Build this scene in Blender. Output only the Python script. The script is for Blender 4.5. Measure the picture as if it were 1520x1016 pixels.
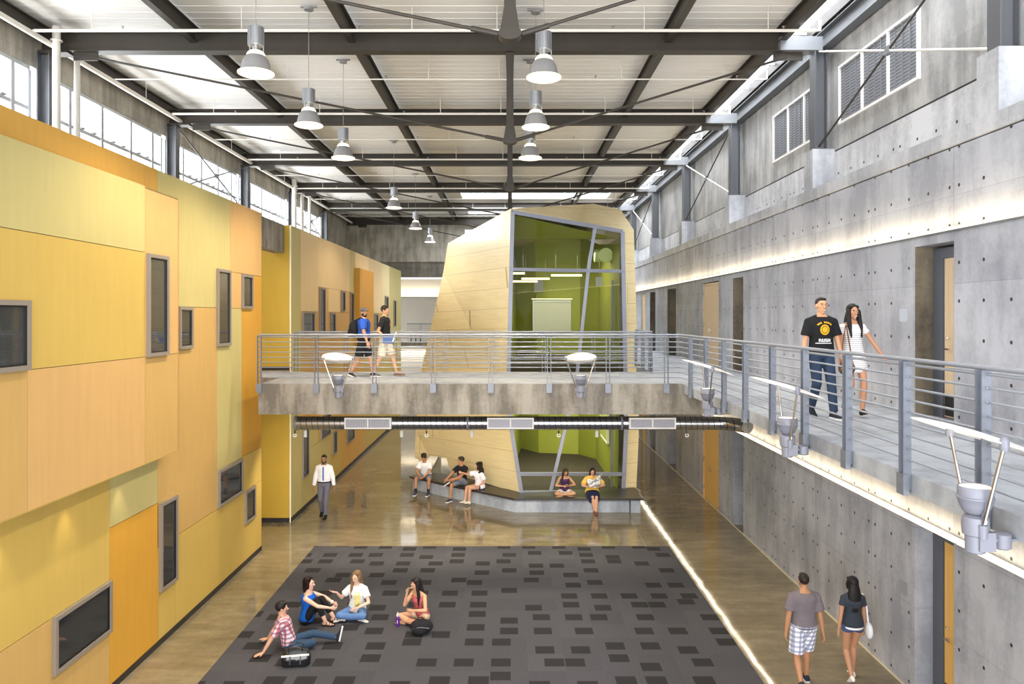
import bpy, bmesh, math, random
from math import sin, cos, pi, radians as R, sqrt, atan2
from mathutils import Vector as V, Matrix
from mathutils.bvhtree import BVHTree
random.seed(7)
S = bpy.context.scene
for _o in list(bpy.data.objects): bpy.data.objects.remove(_o)
C = S.collection

# ------------------------------------------------------------------ camera
F = 1100.0                       # focal length in pixels of the 1520 px wide frame
cam_d = bpy.data.cameras.new('camera'); cam = bpy.data.objects.new('camera', cam_d); C.objects.link(cam)
cam.location = (0, 0, 5.75); cam.rotation_euler = (pi/2, 0, 0)
cam_d.sensor_width = 36; cam_d.lens = 36*F/1520
cam_d.shift_x = 3/1520; cam_d.shift_y = -38/1520
cam_d.clip_start = .05; cam_d.clip_end = 300
S.camera = cam
# ------------------------------------------------------------------ world, light, exposure
S.view_settings.view_transform = 'Standard'; S.view_settings.look = 'None'
S.view_settings.gamma = 1; S.view_settings.use_curve_mapping = False
S.view_settings.exposure = 0.12
w = bpy.data.worlds.new('sky'); S.world = w; w.use_nodes = True
wb = w.node_tree.nodes['Background']; wb.inputs[0].default_value = (.93, .965, 1, 1); wb.inputs[1].default_value = 2.0

def area(name, loc, rot, sx, sy, power, col=(1, 1, 1), spread=pi):
    d = bpy.data.lights.new(name, 'AREA'); d.shape = 'RECTANGLE'; d.size = sx; d.size_y = sy
    d.energy = power; d.color = col; d.spread = spread
    o = bpy.data.objects.new(name, d); C.objects.link(o); o.location = loc; o.rotation_euler = rot
    return o
# daylight through the left clerestory, the long roof light on the right, and the roof lights at the far end; plus two added fill lights
area('daylight_clerestory', (-11.0, 20.5, 10.6), (0, R(-74), 0), 3.4, 40, 5200, (.93, .96, 1))
area('ceiling_fill_outside', (-10.9, 20.5, 8.7), (0, R(-118), 0), 2.0, 40, 3000, (1, .99, .97))  # added upward fill outside the clerestory, there to brighten the ceiling
area('daylight_roof_strip', (6.1, 24, 12.3), (0, R(8), 0), 1.0, 42, 2600, (.93, .96, 1))
area('daylight_roof_far', (1.2, 39, 12.4), (0, 0, 0), 7.4, 9, 2400, (.95, .97, 1))
area('fill_near_end', (0, -5, 4.6), (R(90), 0, 0), 18, 9, 2300, (1, .985, .96))  # unseen fill light added behind the camera to lift the lower hall

# ------------------------------------------------------------------ mesh helpers
OFF = {}
def root_of(o):
    while o.parent: o = o.parent
    return o
class MB:
    def __init__(s): s.v = []; s.f = []; s.m = []
    def add(s, vs, fs, mi=0):
        b = len(s.v); s.v += [tuple(p) for p in vs]
        for f in fs: s.f.append([b+i for i in f]); s.m.append(mi)
        return s
    def box(s, x0, x1, y0, y1, z0, z1, mi=0):
        return s.add([(x0,y0,z0),(x1,y0,z0),(x1,y1,z0),(x0,y1,z0),(x0,y0,z1),(x1,y0,z1),(x1,y1,z1),(x0,y1,z1)],
                     [(0,3,2,1),(4,5,6,7),(0,1,5,4),(1,2,6,5),(2,3,7,6),(3,0,4,7)], mi)
    def bar(s, p, q, a, b, up=(0,0,1), mi=0):      # rectangular bar of a (side) x b (up) from p to q
        p = V(p); q = V(q); d = (q-p).normalized(); u = V(up)
        if abs(d.dot(u)) > .98: u = V((0,1,0))
        r = d.cross(u).normalized(); u = r.cross(d)
        vs = [c + r*i*a/2 + u*j*b/2 for c in (p, q) for i, j in ((-1,-1),(1,-1),(1,1),(-1,1))]
        return s.add(vs, [(0,1,2,3),(7,6,5,4),(0,4,5,1),(1,5,6,2),(2,6,7,3),(3,7,4,0)], mi)
    def loft(s, rings, mi=0, caps=True):           # rings: lists of equal length
        n = len(rings[0]); b = len(s.v)
        for r in rings: s.v += [tuple(p) for p in r]
        for k in range(len(rings)-1):
            for i in range(n):
                j = (i+1) % n
                s.f.append([b+k*n+i, b+k*n+j, b+(k+1)*n+j, b+(k+1)*n+i]); s.m.append(mi)
        if caps:
            s.f.append([b+i for i in range(n)][::-1]); s.m.append(mi)
            e = b+(len(rings)-1)*n; s.f.append([e+i for i in range(n)]); s.m.append(mi)
        return s
    def tube(s, pts, r, n=10, mi=0):               # r: number or list
        pts = [V(p) for p in pts]; rings = []; prev = None
        for k, p in enumerate(pts):
            d = (pts[min(k+1, len(pts)-1)] - pts[max(k-1, 0)]).normalized()
            if prev is None:
                a = d.cross(V((0,0,1)));  a = a if a.length > .05 else d.cross(V((0,1,0)))
            else: a = prev - d*prev.dot(d)
            a.normalize(); prev = a; c = d.cross(a); rr = r[k] if isinstance(r, (list, tuple)) else r
            rings.append([p + (a*cos(t) + c*sin(t))*rr for t in [2*pi*i/n for i in range(n)]])
        return s.loft(rings, mi)
    def lathe(s, prof, c=(0,0,0), n=24, mi=0, sx=1, sy=1):       # prof: (r, z) from bottom to top
        c = V(c); rings = [[c + V((r*cos(2*pi*i/n)*sx, r*sin(2*pi*i/n)*sy, z)) for i in range(n)] for r, z in prof]
        return s.loft(rings, mi)
    def ball(s, c, rx, ry=None, rz=None, M=None, n=12, mi=0):
        ry = rx if ry is None else ry; rz = rx if rz is None else rz; c = V(c); M = M or Matrix.Identity(3)
        rings = []
        for k in range(n//2+1):
            t = -pi/2 + pi*k/(n//2); t = max(-1.5, min(1.5, t))
            rings.append([c + M @ V((rx*cos(t)*cos(2*pi*i/n), ry*cos(t)*sin(2*pi*i/n), rz*sin(t))) for i in range(n)])
        return s.loft(rings, mi)
    def ibeam(s, p, q, wd, h, up=(0,0,1), tf=.02, tw=.014, mi=0):
        p = V(p); q = V(q); d = (q-p).normalized(); u = V(up); r = d.cross(u).normalized(); u = r.cross(d)
        for c in (1, -1): s.bar(p+u*c*(h-tf)/2, q+u*c*(h-tf)/2, wd, tf, u, mi)
        return s.bar(p, q, tw, h-2*tf, u, mi)
    def prism(s, poly, z0, z1, mi=0, M=None):      # polygon in XY extruded in Z, optional matrix
        M = M or Matrix.Identity(4); n = len(poly)
        a = [M @ V((x, y, z0)) for x, y in poly]; b = [M @ V((x, y, z1)) for x, y in poly]
        return s.add(a+b, [list(range(n))[::-1], list(range(n, 2*n))] + [(i, (i+1)%n, n+(i+1)%n, n+i) for i in range(n)], mi)
    def build(s, name, mats, parent=None, smooth=False, at=None, fix=True):
        me = bpy.data.meshes.new(name)
        off = V((0,0,0))
        if parent is not None: off = V(OFF.get(root_of(parent), (0,0,0)))
        elif at is not None: off = V(at)
        me.from_pydata([tuple(V(p)-off) for p in s.v], [], s.f)
        if not isinstance(mats, (list, tuple)): mats = [mats]
        for m in mats: me.materials.append(m)
        me.polygons.foreach_set('material_index', s.m)
        if fix:
            bm = bmesh.new(); bm.from_mesh(me); bmesh.ops.recalc_face_normals(bm, faces=bm.faces); bm.to_mesh(me); bm.free()
        if smooth: autosmooth(me)
        o = bpy.data.objects.new(name, me); C.objects.link(o)
        if parent is not None: o.parent = parent
        elif at is not None: o.location = off; OFF[o] = off
        return o
def autosmooth(me, ang=40):
    me.polygons.foreach_set('use_smooth', [True]*len(me.polygons))
    bm = bmesh.new(); bm.from_mesh(me)
    for e in bm.edges:
        if len(e.link_faces) == 2 and e.calc_face_angle(0) > R(ang): e.smooth = False
        elif len(e.link_faces) != 2: e.smooth = False
    bm.to_mesh(me); bm.free()
def tag(o, label, cat, group=None, kind=None):
    if kind: o['kind'] = kind
    if label: o['label'] = label
    if cat: o['category'] = cat
    if group: o['group'] = group
    return o
def struct(o): o['kind'] = 'structure'; return o
def thing(name, label, cat, loc=(0,0,0), group=None, rz=0):
    o = bpy.data.objects.new(name, None); C.objects.link(o); o.empty_display_size = .1
    o.location = loc; o.rotation_euler = (0,0,rz); OFF[o] = V(loc)
    return tag(o, label, cat, group)
def copy_tree(o, parent=None):
    c = o.copy(); C.objects.link(c); c.parent = parent
    for ch in list(o.children): copy_tree(ch, c)
    return c
ORD = ['nearest', 'second nearest', 'third nearest', 'fourth nearest', 'fifth nearest', 'sixth nearest', 'seventh nearest', 'farthest']

# ------------------------------------------------------------------ materials
def lin(c):
    c = [x/255 for x in c[:3]]
    return tuple((x/12.92 if x <= .04045 else ((x+.055)/1.055)**2.4) for x in c) + (1,)
def nodes(name):
    m = bpy.data.materials.new(name); m.use_nodes = True; nt = m.node_tree
    return m, nt, nt.nodes['Principled BSDF']
def mat(name, col, rough=.5, metal=0, var=0, scale=6, stretch=(1,1,1), bump=0, bscale=None, spec=None, emit=None, es=1):
    m, nt, p = nodes(name); c = lin(col)
    p.inputs['Base Color'].default_value = c; p.inputs['Roughness'].default_value = rough; p.inputs['Metallic'].default_value = metal
    if spec is not None: p.inputs['Specular IOR Level'].default_value = spec
    if emit: p.inputs['Emission Color'].default_value = lin(emit); p.inputs['Emission Strength'].default_value = es
    if var or bump:
        tc = nt.nodes.new('ShaderNodeTexCoord'); mp = nt.nodes.new('ShaderNodeMapping'); mp.inputs['Scale'].default_value = stretch
        nz = nt.nodes.new('ShaderNodeTexNoise'); nz.inputs['Scale'].default_value = scale; nz.inputs['Detail'].default_value = 6
        nt.links.new(tc.outputs['Object'], mp.inputs[0]); nt.links.new(mp.outputs[0], nz.inputs['Vector'])
        if var:
            r = nt.nodes.new('ShaderNodeValToRGB')
            r.color_ramp.elements[0].position = .3; r.color_ramp.elements[1].position = .7
            r.color_ramp.elements[0].color = tuple(x*(1-var) for x in c[:3])+(1,)
            r.color_ramp.elements[1].color = tuple(min(1, x*(1+var)) for x in c[:3])+(1,)
            nt.links.new(nz.outputs['Fac'], r.inputs[0]); nt.links.new(r.outputs[0], p.inputs['Base Color'])
        if bump:
            b = nt.nodes.new('ShaderNodeBump'); b.inputs['Strength'].default_value = bump; b.inputs['Distance'].default_value = .01
            if bscale:
                nz2 = nt.nodes.new('ShaderNodeTexNoise'); nz2.inputs['Scale'].default_value = bscale; nt.links.new(tc.outputs['Object'], nz2.inputs['Vector']); nz = nz2
            nt.links.new(nz.outputs['Fac'], b.inputs['Height']); nt.links.new(b.outputs[0], p.inputs['Normal'])
    return m
class NT:                                          # small node writer
    def __init__(s, nt): s.nt = nt
    def n(s, t, **k):
        x = s.nt.nodes.new(t)
        for a, b in k.items(): setattr(x, a, b)
        return x
    def put(s, sock, v):
        if isinstance(v, bpy.types.NodeSocket): s.nt.links.new(v, sock)
        elif v is not None: sock.default_value = v
    def m(s, op, a, b=None, c=None):
        x = s.n('ShaderNodeMath', operation=op); s.put(x.inputs[0], a); s.put(x.inputs[1], b)
        if c is not None: s.put(x.inputs[2], c)
        return x.outputs[0]
    def xyz(s, obj=False):
        if obj: src = s.n('ShaderNodeTexCoord').outputs['Object']
        else: src = s.n('ShaderNodeNewGeometry').outputs['Position']
        q = s.n('ShaderNodeSeparateXYZ'); s.put(q.inputs[0], src); return src, q.outputs[0], q.outputs[1], q.outputs[2]
    def vec(s, a, b, c):
        q = s.n('ShaderNodeCombineXYZ'); s.put(q.inputs[0], a); s.put(q.inputs[1], b); s.put(q.inputs[2], c); return q.outputs[0]
    def noise(s, v, sc, det=5, rough=.55):
        x = s.n('ShaderNodeTexNoise'); s.put(x.inputs['Vector'], v); x.inputs['Scale'].default_value = sc; x.inputs['Detail'].default_value = det; x.inputs['Roughness'].default_value = rough
        return x.outputs['Fac']
    def ramp(s, f, stops):
        x = s.n('ShaderNodeValToRGB'); s.put(x.inputs[0], f); e = x.color_ramp.elements
        while len(e) < len(stops): e.new(.5)
        for k, (p, c) in enumerate(stops): e[k].position = p; e[k].color = c if len(c) == 4 else tuple(c)+(1,)
        return x.outputs[0]
    def mix(s, f, a, b, t='MIX'):
        x = s.n('ShaderNodeMix', data_type='RGBA', blend_type=t); s.put(x.inputs[0], f); s.put(x.inputs[6], a); s.put(x.inputs[7], b); return x.outputs[2]
    def lt(s, a, b): return s.m('LESS_THAN', a, b)
    def bump(s, h, st, dist=.01):
        b = s.n('ShaderNodeBump'); b.inputs['Strength'].default_value = st; b.inputs['Distance'].default_value = dist; s.put(b.inputs['Height'], h); return b.outputs[0]

def concrete(name, ca, cb, holes=False, streak=1.0, seam=True, hx=None):
    """form-cast concrete: mottling, run marks, board seams and tie holes"""
    m, nt, p = nodes(name); N = NT(nt); P, x, y, z = N.xyz()
    along = y if hx is None else x
    n1 = N.noise(P, .8, 8, .62); n2 = N.noise(N.vec(N.m('MULTIPLY', x, 2.6), N.m('MULTIPLY', y, 2.6), N.m('MULTIPLY', z, .5)), 1.4, 6); n3 = N.noise(P, 14, 4, .7)
    f = N.m('ADD', N.m('MULTIPLY', n1, .5), N.m('ADD', N.m('MULTIPLY', n2, .34*streak), N.m('MULTIPLY', n3, .16)))
    f = N.m('DIVIDE', f, .66+.34*streak)
    col = N.ramp(f, [(.42, lin(ca)), (.57, lin(cb))])
    h = n3
    if seam:
        u = N.m('MODULO', N.m('ADD', along, 100*2.33-12.57+2.33*6), 2.33)
        s1 = N.lt(N.m('ABSOLUTE', N.m('SUBTRACT', u, 0.01)), .01)
        zz = N.m('MODULO', N.m('ADD', z, 1.22*20-.1), 1.22); s2 = N.lt(zz, .009)
        col = N.mix(N.m('MULTIPLY', N.m('MAXIMUM', s1, s2), .35), col, lin([c*.62 for c in ca]))
        # form sheets differ a little in tone
        wn = N.n('ShaderNodeTexWhiteNoise', noise_dimensions='2D')
        N.put(wn.inputs[0], N.vec(N.m('FLOOR', N.m('DIVIDE', N.m('ADD', along, 100*2.33-12.57+2.33*6), 2.33)), N.m('FLOOR', N.m('DIVIDE', N.m('ADD', z, 24.3), 1.22)), 0))
        col = N.mix(.12, col, N.ramp(wn.outputs['Value'], [(0, lin([c*.8 for c in ca])), (1, lin([min(255, c*1.12) for c in cb]))]))
    if holes:
        u = N.m('MODULO', N.m('ADD', along, 100*2.33-12.57+2.33*6), 2.33)
        du = N.m('SUBTRACT', N.m('MODULO', N.m('SUBTRACT', u, .11-.265), .528), .265)
        dv = N.m('SUBTRACT', N.m('MODULO', N.m('ADD', z, 50*.53-4.37+.265+.53*9), .53), .265)
        wob = N.n('ShaderNodeTexWhiteNoise', noise_dimensions='2D')
        N.put(wob.inputs[0], N.vec(N.m('FLOOR', N.m('DIVIDE', along, .52)), N.m('FLOOR', N.m('DIVIDE', z, .53)), 0))
        keep = N.lt(.12, wob.outputs['Value'])
        d = N.m('SQRT', N.m('ADD', N.m('MULTIPLY', du, du), N.m('MULTIPLY', dv, dv)))
        hole = N.m('MULTIPLY', N.lt(d, .025), keep)
        col = N.mix(hole, col, lin((42, 40, 40)))
        h = N.m('SUBTRACT', N.m('MULTIPLY', n3, .3), hole)
    N.put(p.inputs['Base Color'], col); p.inputs['Roughness'].default_value = .62
    N.put(p.inputs['Normal'], N.bump(h, .25)); return m
M_conc = concrete('concrete_blue_grey', (140, 143, 153), (176, 179, 188), holes=True)
M_ledge = concrete('concrete_light', (152, 154, 160), (190, 192, 197), seam=False)
M_clad = concrete('concrete_panels_upper', (138, 138, 138), (184, 183, 181), streak=1.6)
M_band = concrete('concrete_brown_band', (104, 99, 92), (146, 140, 130), holes=True, hx=1)
M_bridge = concrete('concrete_beam', (100, 94, 85), (150, 144, 134), streak=2.2, seam=False)
M_deck = concrete('concrete_deck', (128, 131, 137), (158, 162, 168), seam=False)
M_bench = concrete('concrete_bench', (140, 148, 162), (178, 186, 198), seam=False)
M_farclad = concrete('far_upper_cladding', (142, 137, 126), (192, 186, 174), streak=2.0, hx=1)
def floor_mat():
    m, nt, p = nodes('polished_concrete_floor'); N = NT(nt); P, x, y, z = N.xyz()
    n1 = N.noise(P, .7, 8, .6); n2 = N.noise(N.vec(N.m('MULTIPLY', x, .8), N.m('MULTIPLY', y, 3), 0), 1.3, 6); n3 = N.noise(P, 9, 5, .7)
    f = N.m('ADD', N.m('MULTIPLY', n1, .45), N.m('ADD', N.m('MULTIPLY', n2, .35), N.m('MULTIPLY', n3, .2)))
    col = N.ramp(f, [(.34, lin((98, 89, 70))), (.5, lin((124, 113, 91))), (.66, lin((150, 139, 115)))])
    sy = N.lt(N.m('MODULO', N.m('ADD', y, .25), 5.7), .02); sx = N.lt(N.m('MODULO', N.m('ADD', x, 26.6), 5.0), .014)
    col = N.mix(N.m('MULTIPLY', N.m('MAXIMUM', sx, sy), .5), col, lin((176, 164, 138)))
    N.put(p.inputs['Base Color'], col)
    N.put(p.inputs['Roughness'], N.m('ADD', .02, N.m('MULTIPLY', n1, .10)))
    N.put(p.inputs['Normal'], N.bump(N.noise(P, 1.4, 2), .22, .01))
    p.inputs['Specular IOR Level'].default_value = .9; return m
M_floor = floor_mat()
def carpet_mat():
    m, nt, p = nodes('carpet_tiles'); N = NT(nt); P, x, y, z = N.xyz()
    cs = .615
    gx = N.m('DIVIDE', N.m('ADD', x, 20), cs); gy = N.m('DIVIDE', N.m('ADD', y, 20), cs)
    row = N.m('FLOOR', gy); ccol = N.m('FLOOR', gx)
    wn = N.n('ShaderNodeTexWhiteNoise', noise_dimensions='2D'); N.put(wn.inputs[0], N.vec(ccol, row, 0))
    sp = N.n('ShaderNodeSeparateColor'); N.put(sp.inputs[0], wn.outputs['Color'])
    ox = N.m('MULTIPLY', N.m('ROUND', N.m('MULTIPLY', sp.outputs[0], 2)), .22)
    oy = N.m('MULTIPLY', N.m('ROUND', N.m('MULTIPLY', sp.outputs[1], 2)), .25)
    fx = N.m('SUBTRACT', N.m('FRACT', gx), ox); fy = N.m('SUBTRACT', N.m('FRACT', gy), oy)
    ins = N.m('MULTIPLY', N.m('MULTIPLY', N.lt(0.01, fx), N.lt(fx, .54)), N.m('MULTIPLY', N.lt(0.01, fy), N.lt(fy, .47)))
    ins = N.m('MULTIPLY', ins, N.lt(.16, sp.outputs[2]))
    fz = N.noise(N.vec(N.m('MULTIPLY', x, 6), N.m('MULTIPLY', y, 60), 0), 3, 3); f2 = N.noise(P, 160, 2)
    base = N.ramp(N.m('ADD', N.m('MULTIPLY', fz, .5), N.m('MULTIPLY', f2, .5)), [(.3, lin((55, 55, 60))), (.7, lin((82, 82, 88)))])
    alt = N.n('ShaderNodeTexWhiteNoise', noise_dimensions='2D'); N.put(alt.inputs[0], N.vec(N.m('FLOOR', N.m('DIVIDE', gx, 1.0)), N.m('FLOOR', N.m('DIVIDE', gy, 1.0)), 0))
    base = N.mix(N.m('MULTIPLY', alt.outputs['Value'], .12), base, lin((108, 107, 112)))
    col = N.mix(N.m('MULTIPLY', ins, .92), base, lin((42, 41, 43)))
    N.put(p.inputs['Base Color'], col); p.inputs['Roughness'].default_value = .95; p.inputs['Specular IOR Level'].default_value = .15
    N.put(p.inputs['Normal'], N.bump(f2, .5, .004)); return m
M_carpet = carpet_mat()
def yellow(name, c, r=.55):
    m, nt, p = nodes(name); N = NT(nt); P, x, y, z = N.xyz()
    n = N.noise(N.vec(N.m('MULTIPLY', x, 3), N.m('MULTIPLY', y, 7), N.m('MULTIPLY', z, .9)), 1.2, 6); n2 = N.noise(P, .5, 4)
    f = N.m('ADD', N.m('MULTIPLY', n, .5), N.m('MULTIPLY', n2, .5)); L = lin(c)
    N.put(p.inputs['Base Color'], N.ramp(f, [(.3, tuple(v*.93 for v in L[:3])), (.7, tuple(min(1, v*1.07) for v in L[:3]))]))
    p.inputs['Roughness'].default_value = r; p.inputs['Specular IOR Level'].default_value = .35; return m
YC = dict(khaki=(188, 175, 116), yellow=(196, 166, 86), peach=(202, 162, 104), gold=(193, 157, 94), orange=(202, 150, 54), pale=(212, 200, 156), cream=(222, 196, 148), olive=(186, 152, 54), strip=(210, 162, 76))
YK = list(YC); MY = [yellow('panel_'+k, YC[k]) for k in YK]; YI = {k: i for i, k in enumerate(YK)}
M_seam = mat('panel_joint', (120, 104, 66), .8)
M_base = mat('black_baseboard', (38, 36, 36), .5)
M_steel = mat('dark_steel', (62, 57, 51), .5, var=.08, scale=3, spec=.3)
M_steelg = mat('grey_painted_steel', (120, 122, 126), .45)
M_colgrey = mat('column_grey_steel', (92, 94, 98), .5)
M_pipe = mat('white_pipe', (226, 222, 214), .45)
M_white = mat('white_paint', (232, 230, 226), .5)
M_roof = mat('white_ribbed_deck', (240, 238, 234), .6, var=.03, scale=1.5, stretch=(.3, 6, 1))
M_rail = mat('galvanised_railing', (142, 147, 157), .38, metal=.35)
M_railp = mat('galvanised_post', (118, 123, 134), .42, metal=.35, var=.06, scale=20)
M_alu = mat('brushed_aluminium', (176, 178, 182), .35, metal=.8)
M_frame = mat('window_frame_grey', (136, 126, 116), .5)
M_wframe = mat('clerestory_frame', (196, 199, 204), .45)
M_glassdark = mat('dark_window_glass', (84, 84, 82), .04, metal=.55, spec=.9)
M_tan = mat('tan_wood_door', (205, 183, 152), .5, var=.06, scale=4, stretch=(6, 6, .6))
M_tan2 = mat('ochre_door', (214, 172, 96), .5, var=.06, scale=4, stretch=(6, 6, .6))
M_black = mat('black_satin', (22, 22, 24), .4)
M_dframe = mat('dark_door_frame', (84, 88, 98), .45)
M_chrome = mat('chrome', (205, 205, 208), .15, metal=1)
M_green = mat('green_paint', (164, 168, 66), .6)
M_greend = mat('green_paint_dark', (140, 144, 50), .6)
M_dkfloor = mat('dark_brown_carpet', (62, 54, 44), .9, var=.1, scale=30)
M_board = mat('whiteboard', (216, 214, 206), .3)
M_lampgrey = mat('lamp_grey', (150, 150, 152), .4, metal=.3)
M_fix = mat('fixture_grey', (122, 124, 137), .4)
M_duct = None
def glass(name, tint=(1,1,1,1), refl=.12, fres=1.45):
    m = bpy.data.materials.new(name); m.use_nodes = True; nt = m.node_tree; nt.nodes.clear(); N = NT(nt)
    t = N.n('ShaderNodeBsdfTransparent'); t.inputs[0].default_value = tint
    g = N.n('ShaderNodeBsdfGlossy'); g.inputs['Roughness'].default_value = .01
    lw = N.n('ShaderNodeLayerWeight'); lw.inputs[0].default_value = .5; sch = N.m('MULTIPLY', N.m('POWER', lw.outputs['Facing'], 5), .9)
    mx = N.n('ShaderNodeMixShader'); N.put(mx.inputs[0], N.m('ADD', sch, refl+.03)); N.put(mx.inputs[1], t.outputs[0]); N.put(mx.inputs[2], g.outputs[0])
    o = N.n('ShaderNodeOutputMaterial'); N.put(o.inputs[0], mx.outputs[0]); return m
M_glass = glass('clear_glass', (.97, .98, .99, 1), .02)
M_podglass = glass('pod_glass', (.88, .92, .8, 1), .0)
def emis(name, c, s):
    m = bpy.data.materials.new(name); m.use_nodes = True; nt = m.node_tree; nt.nodes.clear(); N = NT(nt)
    e = N.n('ShaderNodeEmission'); e.inputs[0].default_value = lin(c); e.inputs[1].default_value = s
    o = N.n('ShaderNodeOutputMaterial'); N.put(o.inputs[0], e.outputs[0]); return m
M_lamp = emis('lamp_glow', (255, 240, 205), 2.6)
M_tube = emis('tube_glow', (255, 238, 200), 2.2)
M_frost = emis('frosted_glow', (255, 250, 235), 1.3)
def duct_mat():
    m, nt, p = nodes('spiral_duct_steel'); N = NT(nt); P, x, y, z = N.xyz(obj=True)
    h = N.m('MODULO', N.m('ADD', N.m('ADD', x, 20), N.m('MULTIPLY', z, .12)), .13)
    ridge = N.lt(h, .012)
    N.put(p.inputs['Base Color'], N.mix(ridge, lin((178, 180, 184)), lin((70, 72, 78)))); p.inputs['Metallic'].default_value = .95; p.inputs['Roughness'].default_value = .22
    N.put(p.inputs['Normal'], N.bump(ridge, .4)); return m
M_duct = duct_mat()
def pod_mat():
    m, nt, p = nodes('pod_plank_cladding'); N = NT(nt); P, x, y, z = N.xyz()
    zz = N.m('ADD', z, N.m('MULTIPLY', x, -.04)); zr = N.m('DIVIDE', N.m('ADD', zz, .2), .62); row = N.m('FLOOR', zr)
    s1 = N.lt(N.m('FRACT', zr), .016)
    wn = N.n('ShaderNodeTexWhiteNoise', noise_dimensions='1D'); N.put(wn.inputs['W'], row)
    u = N.m('DIVIDE', N.m('ADD', N.m('ADD', x, N.m('MULTIPLY', y, .5)), N.m('MULTIPLY', wn.outputs['Value'], 2.4)), 2.4); s2 = N.lt(N.m('FRACT', N.m('ADD', u, 10)), .004)
    gr = N.noise(N.vec(N.m('MULTIPLY', x, .8), N.m('MULTIPLY', y, .8), N.m('MULTIPLY', z, 22)), 1.5, 5)
    big = N.noise(P, .4, 3)
    col = N.ramp(N.m('ADD', N.m('MULTIPLY', gr, .6), N.m('MULTIPLY', big, .4)), [(.3, lin((222, 203, 152))), (.7, lin((246, 230, 184)))])
    col = N.mix(N.m('MULTIPLY', N.m('MAXIMUM', s1, s2), .7), col, lin((140, 118, 76)))
    N.put(p.inputs['Base Color'], col); p.inputs['Roughness'].default_value = .33; p.inputs['Coat Weight'].default_value = .6; p.inputs['Coat Roughness'].default_value = .12; return m
M_pod = pod_mat()
def louvre_mat():
    m, nt, p = nodes('louvre_blades'); N = NT(nt); P, x, y, z = N.xyz()
    b = N.lt(N.m('MODULO', z, .06), .018)
    N.put(p.inputs['Base Color'], N.mix(b, lin((96, 98, 104)), lin((148, 150, 154)))); p.inputs['Roughness'].default_value = .5; return m
M_louv = louvre_mat()

# ================================================================== THE SETTING
def yp(px, X): return F*abs(X)/abs(757-px)       # depth of a point of a side wall from its column
# floor
struct(MB().box(-10, 7, 2, 48, -.2, 0).build('floor', M_floor))
mb = MB().box(-4.88, 3.97, 6.5, 18.5, 0.0, .012)
tag(mb.build('carpet', M_carpet, at=(-.45, 12.5, 0)), 'large dark grey tile carpet with scattered darker rectangles on the polished floor', 'carpet')

# ---- left yellow building
XB = -6.12; XP = -5.8
base_panels = [(3, 12.40, 7.75, 8.30, 'strip'), (12.40, 12.87, 6.0, 8.30, 'strip'), (12.87, 16.22, 5.93, 8.30, 'khaki'), (12.87, 15.48, 1.72, 5.93, 'gold'),
  (15.48, 16.91, 2.53, 5.93, 'khaki'), (15.48, 16.91, 1.72, 2.53, 'khaki'), (16.22, 18.24, 6.73, 8.30, 'peach'), (16.22, 16.91, 5.93, 6.73, 'peach'), (16.91, 18.24, 2.54, 6.73, 'orange'),
  (16.91, 18.24, 1.72, 2.54, 'yellow'), (13.57, 18.24, .1, 1.72, 'yellow'), (12.9, 13.57, .1, 1.72, 'yellow'), (11.33, 12.9, .1, 2.51, 'orange'),
  (11.33, 12.87, 2.51, 5.0, 'khaki'), (3, 11.33, 1.715, 5.0, 'yellow'), (3, 11.33, .1, 1.715, 'gold')]
box_panels = [(3, 11.78, 6.77, 7.83, 'khaki'), (3, 11.78, 5.106, 6.77, 'yellow'), (3, 8.91, 3.40, 5.106, 'gold'), (8.91, 11.78, 3.40, 5.106, 'peach'),
  (11.78, 12.97, 5.106, 7.79, 'peach'), (11.78, 12.97, 3.40, 5.106, 'gold')]
def panels(mb, X, L, g=.005, t=.014):
    for y0, y1, z0, z1, k in L: mb.box(X-t, X, y0+g, y1-g, z0+g, z1-g, YI[k])
mb = MB(); nj = len(MY)
mb.box(-9.9, XB-.014, 3, 18.24, 0, 8.28, nj)
panels(mb, XB, base_panels)
mb.box(XB-.014, XP-.014, 3, 12.965, 3.40, 7.81, nj); panels(mb, XP, box_panels)
mb.box(XP-.3, XP, 12.955, 12.972, 3.41, 7.80, YI['peach']); mb.box(XP-.32, XP, 3, 12.96, 3.392, 3.401, YI['yellow'])
mb.box(-9.9, XB, 18.235, 18.25, 0, 8.3, YI['olive'])
struct(mb.build('wall_left', MY+[M_seam]))
struct(MB().box(XB-.01, XB+.012, 3, 18.25, 0, .1).build('baseboard_left', M_base))
# second yellow building, beyond the gap
p2 = [(20.7, 21.7, .12, 8.30, 'khaki'), (21.7, 23.6, 5.9, 8.3, 'cream'), (23.6, 28.3, 6.7, 8.3, 'cream'), (23.6, 25.0, 5.0, 6.7, 'peach'), (25.0, 26.7, 5.9, 6.7, 'cream'), (26.7, 28.3, 5.9, 6.7, 'peach'), (28.3, 29.3, 5.0, 8.3, 'khaki'),
  (21.7, 23.6, 4.1, 5.9, 'gold'), (23.6, 25.0, 4.1, 5.0, 'peach'), (25.0, 28.3, 4.1, 5.9, 'gold'), (28.3, 29.3, 4.1, 5.0, 'yellow'), (29.3, 32.2, 4.1, 8.3, 'cream'), (32.2, 35.6, 5.9, 8.3, 'cream'), (32.2, 35.6, 4.1, 5.9, 'gold'),
  (35.6, 37.6, 4.1, 8.3, 'pale'), (37.6, 41.6, 4.1, 8.3, 'khaki'),
  (21.7, 23.6, 2.53, 4.1, 'orange'), (23.6, 27.0, 2.0, 4.1, 'yellow'), (27.0, 31, .12, 4.1, 'strip'), (31, 41.6, .12, 4.1, 'yellow'), (21.7, 25.3, .12, 1.72, 'khaki'), (21.7, 23.6, 1.72, 2.53, 'khaki'), (23.6, 25.3, 1.72, 2.0, 'yellow'), (25.3, 27, .12, 2.0, 'yellow')]
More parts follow.
